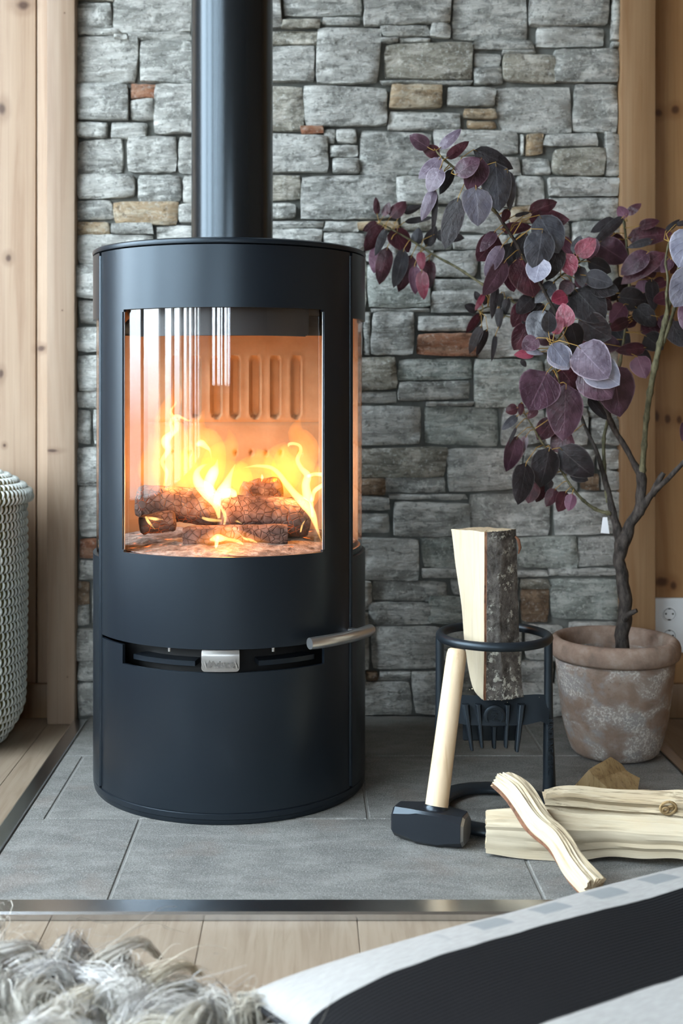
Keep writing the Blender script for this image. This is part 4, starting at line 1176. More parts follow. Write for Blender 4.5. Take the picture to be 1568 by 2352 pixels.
mesh('rim', V, Fc, M_RIM, pot, 60)
V, Fc = lathe([(0.0, 0.128), (0.1, 0.126)], PX, PY, 40); mesh('soil', V, Fc, plain('dry_soil', (0.05, 0.036, 0.026), 0.95), pot, 60)

# ------------------------------------------------------------------ artificial tree in the pot
tree = thing('artificial_tree', (PX + 0.02, PY, 0.128), 'artificial shrub with dark purple leaves growing from the terracotta pot', 'plant')
def twig_mat(name, a, b):
    M = Mat(name, 0.75, 0, 0.25)
    n = M.noise(M.coord((1, 1, 0.4)), 130.0, 5, 0.6)
    M.color(M.ramp(n, [(0.35, a), (0.65, b)])); M.bump(n, 0.9, 0.003)
    return M.m
M_TRUNK = twig_mat('tree_bark', (0.018, 0.015, 0.013), (0.075, 0.063, 0.055))
M_GREEN = twig_mat('green_stem', (0.055, 0.052, 0.028), (0.17, 0.155, 0.09))
M_PET = plain('leaf_stalk', (0.36, 0.22, 0.055), 0.5)
STEMS = []
def stem(name, pts, mat, nodes=False, sub=6):
    """pts of (x px, y px, Y, diameter px)"""
    sp = smooth_path(pts, sub)
    path, rad = [], []
    for i, q in enumerate(sp):
        p = at(q[0], q[1], q[2]); r = q[3] / 2 * q[2] / F
        if not nodes: p += Vector((noise.noise(p * 40), noise.noise(p * 40 + Vector((9, 0, 0))), 0)) * r * 0.35; r *= 1 + 0.16 * noise.noise(p * 70)
        elif i % 5 == 2: r *= 1.35
        path.append(p); rad.append(max(r, 0.0006))
    V, Fc = tube_data(path, rad, 10 if pts[0][3] > 8 else 6)
    STEMS.extend(path)
    return mesh(name, V, Fc, mat, tree, 180)
stem('trunk', [(1428, 1530, 2.45, 34), (1430, 1460, 2.45, 32), (1436, 1400, 2.45, 31), (1430, 1340, 2.45, 29), (1423, 1290, 2.45, 28), (1430, 1245, 2.45, 33), (1448, 1205, 2.445, 25), (1468, 1165, 2.44, 24), (1472, 1120, 2.44, 23), (1470, 1085, 2.44, 21)], M_TRUNK)
stem('branch', [(1432, 1425, 2.43, 14), (1445, 1410, 2.42, 13), (1462, 1402, 2.41, 10)], M_TRUNK)
stem('branch', [(1428, 1250, 2.45, 26), (1413, 1205, 2.46, 20), (1400, 1150, 2.47, 15), (1385, 1085, 2.48, 12), (1370, 1040, 2.48, 10), (1352, 1000, 2.49, 8), (1335, 960, 2.49, 8), (1310, 900, 2.47, 8), (1290, 830, 2.42, 8)], M_TRUNK)
stem('branch', [(1470, 1090, 2.44, 20), (1452, 1060, 2.44, 14), (1428, 1015, 2.44, 13), (1408, 985, 2.44, 14), (1396, 955, 2.43, 14), (1370, 900, 2.42, 10), (1330, 820, 2.40, 9), (1290, 745, 2.38, 8), (1250, 670, 2.37, 8), (1205, 595, 2.36, 8), (1170, 535, 2.35, 7), (1140, 490, 2.34, 7)], M_TRUNK)
stem('branch', [(1473, 1095, 2.44, 16), (1478, 1035, 2.43, 12), (1484, 960, 2.42, 12), (1494, 890, 2.41, 13), (1508, 820, 2.40, 13), (1522, 760, 2.39, 12), (1536, 700, 2.38, 11), (1552, 640, 2.36, 8), (1565, 590, 2.34, 6)], M_GREEN, True)
stem('branch', [(1520, 795, 2.42, 8), (1536, 750, 2.41, 8), (1548, 710, 2.40, 8), (1556, 680, 2.40, 7)], M_GREEN, True)
stem('branch', [(1533, 725, 2.38, 6), (1530, 680, 2.37, 6), (1533, 640, 2.37, 5), (1528, 600, 2.37, 5), (1536, 555, 2.36, 4)], M_GREEN, True)
stem('branch', [(1466, 1178, 2.44, 22), (1492, 1140, 2.42, 16), (1520, 1112, 2.40, 12), (1548, 1085, 2.37, 11), (1590, 1040, 2.34, 9)], M_TRUNK)
stem('branch', [(1496, 1138, 2.42, 15), (1510, 1110, 2.42, 14), (1522, 1086, 2.42, 11)], M_TRUNK)
stem('branch', [(1402, 1180, 2.46, 10), (1372, 1172, 2.46, 8), (1340, 1150, 2.45, 7), (1312, 1118, 2.45, 6), (1285, 1075, 2.45, 5), (1262, 1040, 2.44, 5)], M_GREEN, True)
stem('branch', [(1395, 1155, 2.47, 8), (1388, 1080, 2.48, 8), (1386, 1010, 2.49, 8), (1397, 960, 2.50, 7), (1415, 880, 2.52, 7), (1432, 780, 2.54, 6), (1445, 680, 2.55, 6), (1440, 580, 2.56, 6), (1432, 505, 2.56, 5)], M_GREEN, True)
stem('branch', [(1262, 1040, 2.44, 5), (1240, 1010, 2.44, 5), (1220, 975, 2.44, 4), (1204, 950, 2.44, 3)], M_GREEN, True)
stem('branch', [(1290, 745, 2.38, 6), (1220, 712, 2.45, 5), (1160, 685, 2.50, 5), (1100, 648, 2.53, 6), (1050, 615, 2.55, 6), (1000, 588, 2.56, 5), (950, 556, 2.57, 5), (905, 530, 2.57, 4), (872, 512, 2.57, 3)], M_GREEN, True)
stem('branch', [(1140, 490, 2.34, 8), (1110, 455, 2.33, 7), (1075, 415, 2.32, 6), (1042, 385, 2.31, 6), (1015, 362, 2.30, 5), (1000, 345, 2.30, 3)], M_GREEN, True)
stem('branch', [(1200, 735, 2.44, 5), (1160, 725, 2.47, 4), (1125, 705, 2.48, 4), (1100, 715, 2.48, 3)], M_GREEN, True)
stem('branch', [(1290, 760, 2.36, 5), (1280, 780, 2.31, 5), (1262, 790, 2.27, 4)], M_GREEN, True)
stem('branch', [(1270, 800, 2.29, 4), (1275, 840, 2.29, 4), (1285, 880, 2.30, 4)], M_GREEN, True)
stem('branch', [(1250, 670, 2.37, 5), (1280, 640, 2.40, 4), (1320, 610, 2.43, 4), (1350, 590, 2.45, 3)], M_GREEN, True)
# paper tag hanging from the fork
tg = [at(1384, 1188, 2.46), at(1394, 1188, 2.46), at(1399, 1226, 2.46), at(1379, 1224, 2.46)]
bm = bmesh.new()
fr_ = [bm.verts.new(p) for p in tg]; bk_ = [bm.verts.new(p + Vector((0, 0.0008, 0))) for p in tg]
bm.faces.new(fr_); bm.faces.new(list(reversed(bk_)))
for k in range(4): bm.faces.new((fr_[k], bk_[k], bk_[(k + 1) % 4], fr_[(k + 1) % 4]))
o = bm_obj('paper_tag', bm, plain('white_paper', (0.78, 0.8, 0.82), 0.6), tree); tag(o, 'small white paper tag')

def leaf_mat(name, a, b, rough=0.42, sheen=0.0, edge=None):
    M = Mat(name, rough, 0, 0.5)
    n = M.noise(M.coord(rnd=True), 38.0, 3, 0.5)
    oi = M.n.new('ShaderNodeObjectInfo')
    base = M.mix(M.rng(n, 0.35, 0.65), a, b)
    uv = M.node('ShaderNodeUVMap').outputs[0]
    sep = M.node('ShaderNodeSeparateXYZ', {0: uv})
    u, v = sep.outputs[0], sep.outputs[1]
    mid = M.math('ABSOLUTE', u, 0.0)
    base = M.mix(M.rng(mid, 0.0, 0.05, 0.5, 0.0), base, tuple(min(1, c * 1.9 + 0.05) for c in b))
    base = M.mix(M.rng(mid, 0.9, 1.0, 0.0, 0.7), base, edge or tuple(min(1, c * 1.8 + 0.08) for c in b))
    # side veins
    t = M.math('ADD', M.math('MULTIPLY', v, 30.0), M.math('MULTIPLY', mid, -14.0))
    w = M.math('SINE', t, 0.0)
    M.color(base)
    M.bump(M.rng(w, 0.75, 1.0), 0.25, 0.0015); M.bump(n, 0.7, 0.005); M.bump(M.noise(M.coord(rnd=True), 110.0, 3), 0.5, 0.003)
    if sheen: M.set('Coat Weight', sheen); M.set('Coat Roughness', 0.3)
    return M.m
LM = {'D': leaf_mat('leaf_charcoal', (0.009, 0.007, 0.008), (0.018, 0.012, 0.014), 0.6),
      'P': leaf_mat('leaf_purple', (0.046, 0.018, 0.030), (0.090, 0.040, 0.062), 0.4, 0.25),
      'R': leaf_mat('leaf_burgundy', (0.036, 0.008, 0.013), (0.068, 0.015, 0.024), 0.45),
      'E': leaf_mat('leaf_red', (0.13, 0.011, 0.026), (0.22, 0.03, 0.055), 0.4, 0.3),
      'M': leaf_mat('leaf_mauve', (0.11, 0.040, 0.070), (0.16, 0.068, 0.105), 0.5),
      'S': leaf_mat('leaf_silver_glare', (0.19, 0.19, 0.25), (0.28, 0.28, 0.345), 0.38, 0.4, (0.6, 0.55, 0.62)),  # silver glaze, mostly reflected window light put into the colour
      'L': leaf_mat('leaf_lilac', (0.085, 0.060, 0.088), (0.15, 0.115, 0.155), 0.38, 0.4, (0.5, 0.42, 0.5)),
      'G': leaf_mat('leaf_slate', (0.035, 0.036, 0.045), (0.07, 0.072, 0.085), 0.4, 0.4)}
def leaf_mesh(Lw, Ww, fold, curl, seed, shape):
    nu, nv = 6, 8
    V, UV, Fc = [], [], []
    for j in range(nv + 1):
        t = j / nv
        # ovate outline: round base, pointed tip
        wv = (math.sin(math.pi * min(1, t ** shape)) ** 0.62) if 0 < t < 1 else 0.0
        wv *= 1.0 - 0.12 * t
        for i in range(nu + 1):
            u = (i / nu) * 2 - 1
            x = u * Ww / 2 * wv
            z = t * Lw
            y = -abs(u) * fold * Ww * wv + curl * Lw * (t - 0.35) ** 2 + 0.02 * Lw * noise.noise(Vector((x * 90 + seed, z * 90, seed))) 
            V.append(Vector((x, y, z))); UV.append((u, t))
    for j in range(nv):
        for i in range(nu):
            q = j * (nu + 1) + i
            if j == 0 and False: continue
            Fc.append((q, q + 1, q + nu + 2, q + nu + 1))
    return V, UV, Fc
LEAVES = [
# --- leading sprig at the top: base x, base y, tip x, tip y, width, depth, colour
(985,340,940,314,34,2.300,'P'),(1010,354,970,340,30,2.312,'R'),(1008,342,1056,298,25,2.305,'L'),(1024,364,1076,325,24,2.300,'R'),(1012,362,962,408,36,2.296,'L'),(1012,384,984,438,40,2.285,'L'),
(998,432,968,502,27,2.300,'L'),(1001,434,995,540,13,2.305,'D'),(1040,388,1010,446,24,2.325,'D'),(1053,452,1024,568,46,2.290,'D'),(1046,402,1098,366,42,2.280,'P'),(1106,362,1072,438,58,2.292,'P'),
(1087,344,1178,382,42,2.320,'D'),(1138,372,1146,482,70,2.305,'G'),(1164,388,1178,478,34,2.312,'G'),(1092,428,1100,516,78,2.285,'S'),(1168,480,1155,510,22,2.33,'R'),(1000,350,1010,395,20,2.32,'L'),
# --- small sprig against the stone
(866,494,863,454,15,2.58,'R'),(880,498,894,465,19,2.58,'R'),(896,500,930,461,32,2.575,'R'),(925,488,966,474,18,2.58,'D'),(928,510,992,500,14,2.59,'D'),(880,518,838,574,38,2.565,'R'),(886,524,862,586,19,2.56,'D'),
(864,562,858,626,28,2.575,'M'),(902,524,938,578,54,2.57,'R'),(890,566,872,650,36,2.56,'R'),(928,570,908,658,34,2.555,'G'),(946,585,918,668,38,2.575,'R'),(965,577,968,620,20,2.55,'E'),(952,608,954,674,27,2.56,'M'),
(968,620,973,686,28,2.55,'E'),(985,596,985,662,28,2.58,'R'),(955,562,962,524,26,2.585,'G'),(978,566,1002,520,26,2.59,'D'),(998,538,1064,548,28,2.595,'D'),(868,512,834,530,20,2.58,'R'),
# --- upper middle
(1214,486,1276,468,36,2.385,'R'),(1214,504,1306,504,48,2.375,'R'),(1180,496,1216,488,9,2.38,'D'),(1150,526,1220,520,26,2.40,'R'),(1238,494,1282,578,72,2.355,'G'),(1246,526,1232,618,68,2.335,'G'),(1242,592,1226,650,54,2.345,'S'),
(1138,530,1101,577,26,2.345,'P'),(1144,542,1094,600,52,2.365,'R'),(1154,563,1114,632,33,2.325,'L'),(1162,596,1112,678,46,2.335,'P'),(1176,556,1142,650,44,2.37,'D'),(1196,588,1228,678,80,2.36,'R'),(1164,620,1178,670,32,2.375,'R'),
(1284,566,1252,645,46,2.37,'D'),(1140,652,1130,730,19,2.42,'D'),(1298,582,1312,634,40,2.37,'E'),(1324,588,1364,550,40,2.37,'E'),(1318,584,1331,542,25,2.38,'G'),(1210,535,1180,600,40,2.372,'D'),(1290,540,1300,600,40,2.44,'M'),
(1350,600,1404,624,36,2.40,'D'),(1342,632,1406,652,40,2.375,'G'),(1354,655,1418,668,44,2.385,'D'),(1330,610,1336,660,27,2.38,'D'),
# --- against the right trim board
(1433,496,1365,557,23,2.53,'D'),(1412,502,1358,532,25,2.55,'D'),(1438,501,1419,475,25,2.53,'M'),(1438,493,1469,467,21,2.53,'R'),(1466,519,1512,509,23,2.54,'R'),(1440,546,1538,538,42,2.56,'R'),(1500,550,1443,566,19,2.53,'D'),
(1372,558,1442,602,60,2.54,'P'),(1400,545,1442,570,40,2.56,'R'),(1490,578,1429,628,42,2.50,'P'),(1526,578,1430,646,44,2.51,'R'),(1528,531,1561,504,13,2.40,'D'),(1550,516,1592,508,12,2.40,'D'),(1476,674,1474,640,30,2.55,'M'),(1530,644,1494,656,26,2.53,'R'),
(1418,682,1482,692,52,2.53,'D'),(1546,680,1498,692,32,2.50,'R'),(1541,594,1517,626,26,2.43,'P'),(1562,600,1538,628,24,2.44,'R'),(1320,664,1382,738,78,2.40,'D'),(1378,688,1402,712,26,2.44,'R'),(1434,698,1402,740,42,2.52,'M'),(1446,734,1398,757,28,2.50,'R'),
(1328,732,1398,778,68,2.41,'D'),(1458,704,1502,748,44,2.53,'D'),(1470,762,1518,744,40,2.54,'R'),(1480,770,1522,802,44,2.52,'D'),(1512,728,1554,764,44,2.52,'P'),(1540,738,1570,796,48,2.50,'D'),(1462,818,1480,868,44,2.52,'M'),(1464,800,1494,838,28,2.53,'D'),
(1440,640,1400,690,44,2.56,'D'),(1400,740,1440,800,44,2.56,'D'),
# --- pale leaves at the right edge
(1592,526,1556,612,76,2.300,'S'),(1596,612,1558,704,80,2.290,'S'),(1600,690,1570,760,60,2.36,'P'),(1575,968,1566,1012,26,2.36,'P'),
# --- hanging sprig left of centre
(1097,713,1067,701,25,2.48,'D'),(1100,690,1091,669,15,2.48,'D'),(1112,674,1091,712,13,2.465,'E'),(1103,721,1071,764,21,2.47,'R'),(1106,747,1077,810,23,2.47,'D'),(1119,755,1096,816,21,2.47,'D'),(1138,767,1128,828,12,2.47,'D'),(1146,704,1144,754,18,2.47,'D'),
(1166,683,1157,725,18,2.47,'D'),(1151,671,1147,712,14,2.475,'D'),(1119,671,1111,700,22,2.48,'G'),(1108,716,1094,752,14,2.48,'D'),
# --- centre
(1226,680,1184,720,38,2.39,'D'),(1274,647,1229,694,32,2.375,'G'),(1206,694,1180,750,42,2.40,'R'),(1248,698,1198,742,46,2.41,'D'),(1311,644,1288,678,32,2.39,'R'),(1302,678,1264,692,36,2.365,'E'),(1212,744,1183,803,46,2.39,'R'),(1248,712,1222,780,56,2.37,'G'),
(1258,778,1236,740,34,2.315,'G'),(1259,766,1260,716,40,2.270,'G'),(1272,769,1286,728,26,2.285,'E'),(1302,752,1293,697,40,2.295,'E'),(1234,776,1200,803,38,2.285,'P'),(1228,811,1182,814,24,2.315,'E'),(1206,806,1246,813,12,2.305,'S'),(1196,826,1208,842,12,2.40,'D'),
(1266,789,1300,840,54,2.245,'S'),(1270,798,1304,848,54,2.255,'S'),(1256,854,1212,940,92,2.265,'P'),(1284,842,1320,888,50,2.33,'R'),(1300,882,1296,1010,78,2.290,'P'),(1326,794,1392,868,86,2.235,'L'),(1340,826,1416,884,76,2.250,'S'),(1336,846,1400,914,78,2.265,'P'),
(1404,838,1428,954,94,2.290,'P'),(1350,912,1394,962,26,2.34,'D'),(1310,740,1330,800,50,2.36,'D'),(1305,790,1330,850,40,2.35,'D'),(1268,850,1300,930,60,2.36,'D'),(1330,880,1280,920,40,2.36,'R'),
# --- lower sprig
(1189,936,1162,946,25,2.43,'R'),(1197,924,1194,954,14,2.43,'R'),(1233,937,1212,961,19,2.43,'R'),(1189,954,1151,986,19,2.43,'G'),(1187,979,1161,1032,8,2.42,'D'),(1188,1001,1165,1081,44,2.425,'P'),(1210,998,1179,1072,21,2.44,'P'),(1208,1062,1189,1156,52,2.41,'D'),
(1262,1028,1243,1118,64,2.42,'D'),(1284,1028,1358,1095,68,2.43,'D'),(1272,962,1233,1008,42,2.45,'R'),(1312,996,1268,1032,54,2.455,'R'),(1308,1084,1348,1102,28,2.46,'D'),(1226,1106,1212,1154,36,2.45,'R'),(1247,1108,1231,1152,32,2.46,'R'),
(1300,1128,1282,1174,38,2.44,'R'),(1314,1133,1304,1172,26,2.435,'M'),(1276,1122,1254,1162,28,2.45,'R'),(1265,1098,1240,1130,30,2.46,'D')]
def build_leaves():
    rnd = random.Random(21)
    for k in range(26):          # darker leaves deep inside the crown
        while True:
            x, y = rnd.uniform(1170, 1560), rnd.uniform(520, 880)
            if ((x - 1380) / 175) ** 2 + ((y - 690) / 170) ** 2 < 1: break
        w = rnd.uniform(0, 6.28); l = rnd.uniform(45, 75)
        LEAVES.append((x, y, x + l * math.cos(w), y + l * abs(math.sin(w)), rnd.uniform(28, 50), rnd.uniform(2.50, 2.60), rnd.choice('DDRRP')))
    ST = np.array([tuple(p) for p in STEMS])
    for (bx_, by_, tx_, ty_, w, Y, c) in LEAVES:
        a, b = at(bx_, by_, Y), at(tx_, ty_, Y)
        d = b - a; L = d.length
        if L > 0.025: b = b + Vector((0, rnd.uniform(-0.25, 0.12) * L, 0)); d = b - a
        Wd = w * Y / F
        zax = d.normalized()
        yax = Vector((0, 1, 0)) - zax * zax.y; yax.normalize()          # away from the viewer
        if w > 14:
            yax = (Matrix.Rotation(rnd.uniform(-0.5, 0.5), 3, zax) @ yax).normalized()
        xax = yax.cross(zax)
        V, UV, Fc = leaf_mesh(L * 1.04, Wd * 1.15, rnd.uniform(-0.10, 0.06), rnd.uniform(-0.1, 0.35), rnd.uniform(0, 50), rnd.uniform(0.72, 0.86))
        nb = len(Fc)
        R = Matrix((xax, yax, zax)).transposed()
        # stalk to the nearest stem
        q = ST - np.array(tuple(a)); dist = np.sqrt((q ** 2).sum(1)); k = int(dist.argmin())
        fm = [0] * nb
        if dist[k] < 0.075:
            e = R.transposed() @ (Vector(ST[k]) - a)
            mid = e * 0.5 + Vector((0, -0.004, -0.2 * e.length))
            pts = [Vector((0, 0, 0.1 * L)), Vector((0, -0.0008, 0)), mid * 0.7, mid, (mid + e) / 2, e]
            TV, TF = tube_data(pts, [0.0005, 0.0008, 0.0008, 0.0009, 0.001, 0.001], 4, True, base=len(V))
            V += TV; UV += [(0.5, 0.5)] * len(TV); Fc += TF; fm += [1] * len(TF)
        me = bpy.data.meshes.new('leaf'); me.from_pydata(V, [], Fc)
        me.materials.append(LM[c]); me.materials.append(M_PET)
        me.polygons.foreach_set('material_index', fm)
        me.polygons.foreach_set('use_smooth', [True] * len(Fc))
        ul = me.uv_layers.new(name='UVMap')
        li = np.zeros(len(me.loops), np.int32); me.loops.foreach_get('vertex_index', li)
        ul.data.foreach_set('uv', np.array(UV, np.float32)[li].ravel())
        o = link('leaf', me, tree)
        o.matrix_local = Matrix.Translation(a - WPOS[tree.name]) @ R.to_4x4()
build_leaves()

# ------------------------------------------------------------------ wall socket
so = thing('wall_socket', at(1540, 1436, YF), 'white double wall socket on the pine wall behind the pot', 'wall socket')
M_WHITE = plain('white_plastic', (0.72, 0.745, 0.75), 0.35)
M_GROOVE = plain('socket_groove', (0.22, 0.23, 0.235), 0.6)
M_HOLE = plain('socket_hole', (0.02, 0.02, 0.02), 0.7)
s0, s1 = at(1496, 1500, YF - 0.014), at(1580, 1374, YF - 0.014)
box('plate', (s0.x, YF - 0.013, s0.z), (s1.x, YF, s1.z), M_WHITE, so, 0.004, 3, 50)
for cy_ in (1411, 1461):
    c = at(1537, cy_, YF - 0.014); r = 0.0155
    V, Fc = lathe([(0, -0.0003), (r - 0.0016, -0.0003), (r - 0.0012, -0.0016), (r + 0.0006, -0.0016), (r + 0.0012, 0.0004)], 0, 0, 32)
    V = [(c.x + p[0], YF - 0.0131 + p[2], c.z + p[1]) for p in V]
    rec = mesh('receptacle', V, Fc, M_WHITE, so, 40)
    V, Fc = lathe([(r - 0.0030, 0), (r - 0.0017, 0)], 0, 0, 32)
    mesh('groove', [(c.x + p[0], YF - 0.01365, c.z + p[1]) for p in V], Fc, M_GROOVE, rec)
    for dx, dz, rr, rx in ((-0.0078, 0.001, 0.0023, 1), (0.0078, 0.001, 0.0023, 1), (0.0, 0.0125, 0.0016, 2.6), (0.0, -0.0125, 0.0016, 2.6)):
        V = [(c.x + dx + rr * rx * math.cos(k * math.pi / 6), YF - 0.0137, c.z + dz + rr * math.sin(k * math.pi / 6)) for k in range(12)]
        mesh('pin_hole', V, [tuple(range(12))], M_HOLE, rec)

# ------------------------------------------------------------------ woven basket
BX_, BY_, BR = -0.730, 2.55, 0.1355
bas = thing('woven_basket', (BX_, BY_, FZ), 'tall round basket woven of white and olive cord with a lid', 'basket')
M_CORE = plain('olive_cord', (0.20, 0.175, 0.06), 0.9)
M_STITCH = (lambda M: (M.color(M.ramp(M.noise(M.coord(rnd=True), 160.0, 3), [(0.3, (0.50, 0.53, 0.49)), (0.7, (0.70, 0.73, 0.69))])), M.bump(M.noise(M.coord(), 500.0, 3), 0.5, 0.001), M.m)[-1])(Mat('white_cord', 0.85, 0, 0.2))
def brad(z):
    if z < 0.09: return BR * (0.70 + 0.30 * math.sin(math.pi / 2 * max(0, z) / 0.09))
    return BR + 0.004 * math.sin((z - 0.09) * 6)
ROW = 0.0172
bz = [FZ + 0.004] + frange(FZ + 0.012, 0.497, 0.0172)
prof = [(0.0, FZ)] + [(brad(z) - 0.004, z) for z in bz] + [(BR - 0.01, 0.50), (0, 0.50)]
V, Fc = lathe(prof, BX_, BY_, 48); mesh('body', V, Fc, M_CORE, bas, 60)
lid_prof = [(0.0, 0.575), (0.06, 0.566), (0.11, 0.547), (0.143, 0.524), (0.152, 0.510), (0.150, 0.497), (0.140, 0.492), (0.0, 0.495)]
V, Fc = lathe([(max(0, r - 0.004), z - 0.002 if z > 0.5 else z) for r, z in lid_prof], BX_, BY_, 48); lid = mesh('lid', V, Fc, M_CORE, bas, 60)
SV, SF = tube_data([Vector((0.0022 * math.sin(math.pi * f) , -0.0042 * math.sin(math.pi * f) + 0.002, (f - 0.5) * 0.0205)) for f in (0, 0.17, 0.35, 0.5, 0.65, 0.83, 1)], [0.0010, 0.0021, 0.0026, 0.0028, 0.0026, 0.0021, 0.0010], 6)
SV = np.array([tuple(v) for v in SV])
st_me = bpy.data.meshes.new('stitch'); st_me.from_pydata(SV.tolist(), [], SF); st_me.materials.append(M_STITCH); sharp(st_me, 180)
def basket_stitches():
    rows = []
    z = FZ + 0.014; k = 0
    while z < 0.487:
        r = brad(z); dr = (brad(z + 0.002) - brad(z - 0.002)) / 0.004
        rows.append((r, z, math.atan(dr), 0)); z += ROW; k += 1
    # lid rows follow the dome
    pr = [(0.010, 0.574)] + lid_prof[1:6]
    for (ra, za), (rb, zb) in zip(pr, pr[1:]):
        n = max(1, round(math.hypot(rb - ra, zb - za) / 0.0165))
        for i in range(n):
            f = (i + 0.5) / n
            rows.append((ra + (rb - ra) * f, za + (zb - za) * f, math.atan2(rb - ra, za - zb) * -1.0, 1))
    near = []; far = []
    for ri, (r, z, lean, kind) in enumerate(rows):
        n = max(12, int(2 * math.pi * r / 0.0118))
        for k in range(n):
            a = 360.0 * (k + 0.5 * (ri % 2)) / n + ri * 1.7
            a = (a + 180) % 360 - 180
            w = math.radians(a)
            px, py = BX_ + r * math.sin(w), BY_ - r * math.cos(w)
            # local frame: x tangent, y inward, z up the wall
            tang = Vector((math.cos(w), math.sin(w), 0)); inw = Vector((-math.sin(w), math.cos(w), 0)); up = Vector((0, 0, 1))
            upl = up * math.cos(lean) - inw * math.sin(lean); inl = tang.cross(upl) * -1
            R = Matrix((tang, inl, upl)).transposed() @ Matrix.Rotation(0.22, 3, 'Y')
            d = (px + 0.7, py - 0)       # those facing the camera and inside the frame first
            vis = (px - 0) / py * F + VX > -12 and a > 10 and a < 100
            (near if vis else far).append((Vector((px, py, z)), R, kind))
    near.sort(key=lambda q: q[0].y); 
    for p, R, kind in near[:300]:
        par = lid if kind else bas
        o = link('stitch', st_me, par)
        o.matrix_local = Matrix.Translation(p - WPOS[bas.name]) @ R.to_4x4()
    rest = far + near[300:]
    V = []; Fc = []
    for i, (p, R, kind) in enumerate(rest):
        Rn = np.array(R); V.append(SV @ Rn.T + np.array(tuple(p)))
        Fc += [tuple(q + i * len(SV) for q in f) for f in SF]
    V = np.concatenate(V)
    o = mesh('stitching', V.tolist(), Fc, M_STITCH, bas, 180); o['kind'] = 'stuff'
basket_stitches()

# ------------------------------------------------------------------ cushion
def cushion():
    A = Vector((-0.075, 1.372, 0)); u = Vector((0.869, 0.495, 0)).normalized(); v = Vector((u.y, -u.x, 0))
    LU, LV, T = 0.78, 0.50, 0.046
    M = Mat('cushion_cloth', 0.9, 0, 0.15)
    tc = M.coord()
    sp = M.node('ShaderNodeSeparateXYZ', {0: tc}); x, y = sp.outputs[0], M.math('MULTIPLY', sp.outputs[1], -1.0)
    wob = M.noise(M.coord(), 14.0, 2)
    yy = M.math('ADD', y, M.math('MULTIPLY', M.math('SUBTRACT', wob, 0.5), 0.006))
    weave = M.noise(M.coord((240, 900, 1)), 1.0, 2)
    lin = M.ramp(M.noise(M.coord((60, 300, 1)), 1.0, 3), [(0.3, (0.31, 0.30, 0.285)), (0.7, (0.39, 0.38, 0.36))])
    s1 = M.math('MULTIPLY', M.rng(yy, 0.112, 0.114), M.rng(yy, 0.285, 0.287, 1, 0))
    band = M.math('MULTIPLY', M.rng(yy, 0.048, 0.051), M.rng(yy, 0.084, 0.087, 1, 0))
    sq = M.math('SINE', M.math('MULTIPLY', x, 68.0))
    dash = M.math('MULTIPLY', band, M.math('MULTIPLY', M.rng(sq, -0.1, 0.1), M.rng(x, 0.22, 0.24)))
    base = M.mix(M.math('MULTIPLY', dash, 0.8), lin, (0.20, 0.215, 0.22))
    rib = M.math('SINE', M.math('MULTIPLY', y, 1050.0))
    blk = M.mix(M.rng(rib, -1, 1), (0.0035, 0.0035, 0.004), (0.012, 0.012, 0.0135))
    base = M.mix(s1, base, blk)
    M.color(base); M.bump(weave, 0.5, 0.001); M.bump(M.math('MULTIPLY', rib, s1), 0.6, 0.002)
    nu, nv = 56, 40
    V, Fc = [], []
    for side in (1, -1):
        for j in range(nv + 1):
            for i in range(nu + 1):
                a, b = i / nu * 2 - 1, j / nv * 2 - 1
                q = max(0.0, (1 - a ** 4) * (1 - b ** 4)) ** 0.5
                pin = 1 - 0.045 * (1 - abs(a) ** 2) * abs(b) ** 3
                pin2 = 1 - 0.06 * (1 - abs(b) ** 2) * abs(a) ** 3
                X = LU / 2 * (1 + a * pin2); Yl = LV / 2 * (1 + b * pin)
                h = T * q * (1 + 0.10 * noise.noise(Vector((X * 7, Yl * 7, 2)))) if side > 0 else -min(T * 0.62, T * 1.0 * q)
                V.append((X, -Yl, 0.062 + h))
    n = (nu + 1) * (nv + 1)
    for s in (0, 1):
        for j in range(nv):
            for i in range(nu):
                q = s * n + j * (nu + 1) + i
                f = (q, q + 1, q + nu + 2, q + nu + 1)
                Fc.append(f if s else tuple(reversed(f)))
    me = bpy.data.meshes.new('cushion'); me.from_pydata(V, [], Fc); me.materials.append(M.m)
    bmn = bmesh.new(); bmn.from_mesh(me); bmesh.ops.remove_doubles(bmn, verts=bmn.verts, dist=1e-5); bmesh.ops.recalc_face_normals(bmn, faces=bmn.faces); bmn.to_mesh(me); bmn.free()
    sharp(me, 180)
    root = thing('cushion', (A.x, A.y, FZ), 'off white cushion with a wide black stripe in the lower right foreground', 'cushion')
    o = bpy.data.objects.new('cover', me); COL.objects.link(o); o.parent = root
    zc = Vector((0, 0, 1))
    rot = (0, 0, math.atan2(u.y, u.x)); o.rotation_euler = rot
    # dark piping along the side seam
    pts = []
    for b in np.linspace(-1, 1, 24):
        a = -1; pin2 = 1 - 0.06 * (1 - b * b)
        pts.append(Vector((LU / 2 * (1 + a * pin2) - 0.001, -LV / 2 * (1 + b), 0.060)))
    PV, PF = tube_data(pts, 0.0035, 8)
    me2 = bpy.data.meshes.new('piping'); me2.from_pydata([tuple(p) for p in PV], [], PF); me2.materials.append(plain('black_piping', (0.006, 0.006, 0.007), 0.8)); sharp(me2, 60)
    o2 = bpy.data.objects.new('piping', me2); COL.objects.link(o2); o2.parent = root; o2.rotation_euler = rot
cushion()

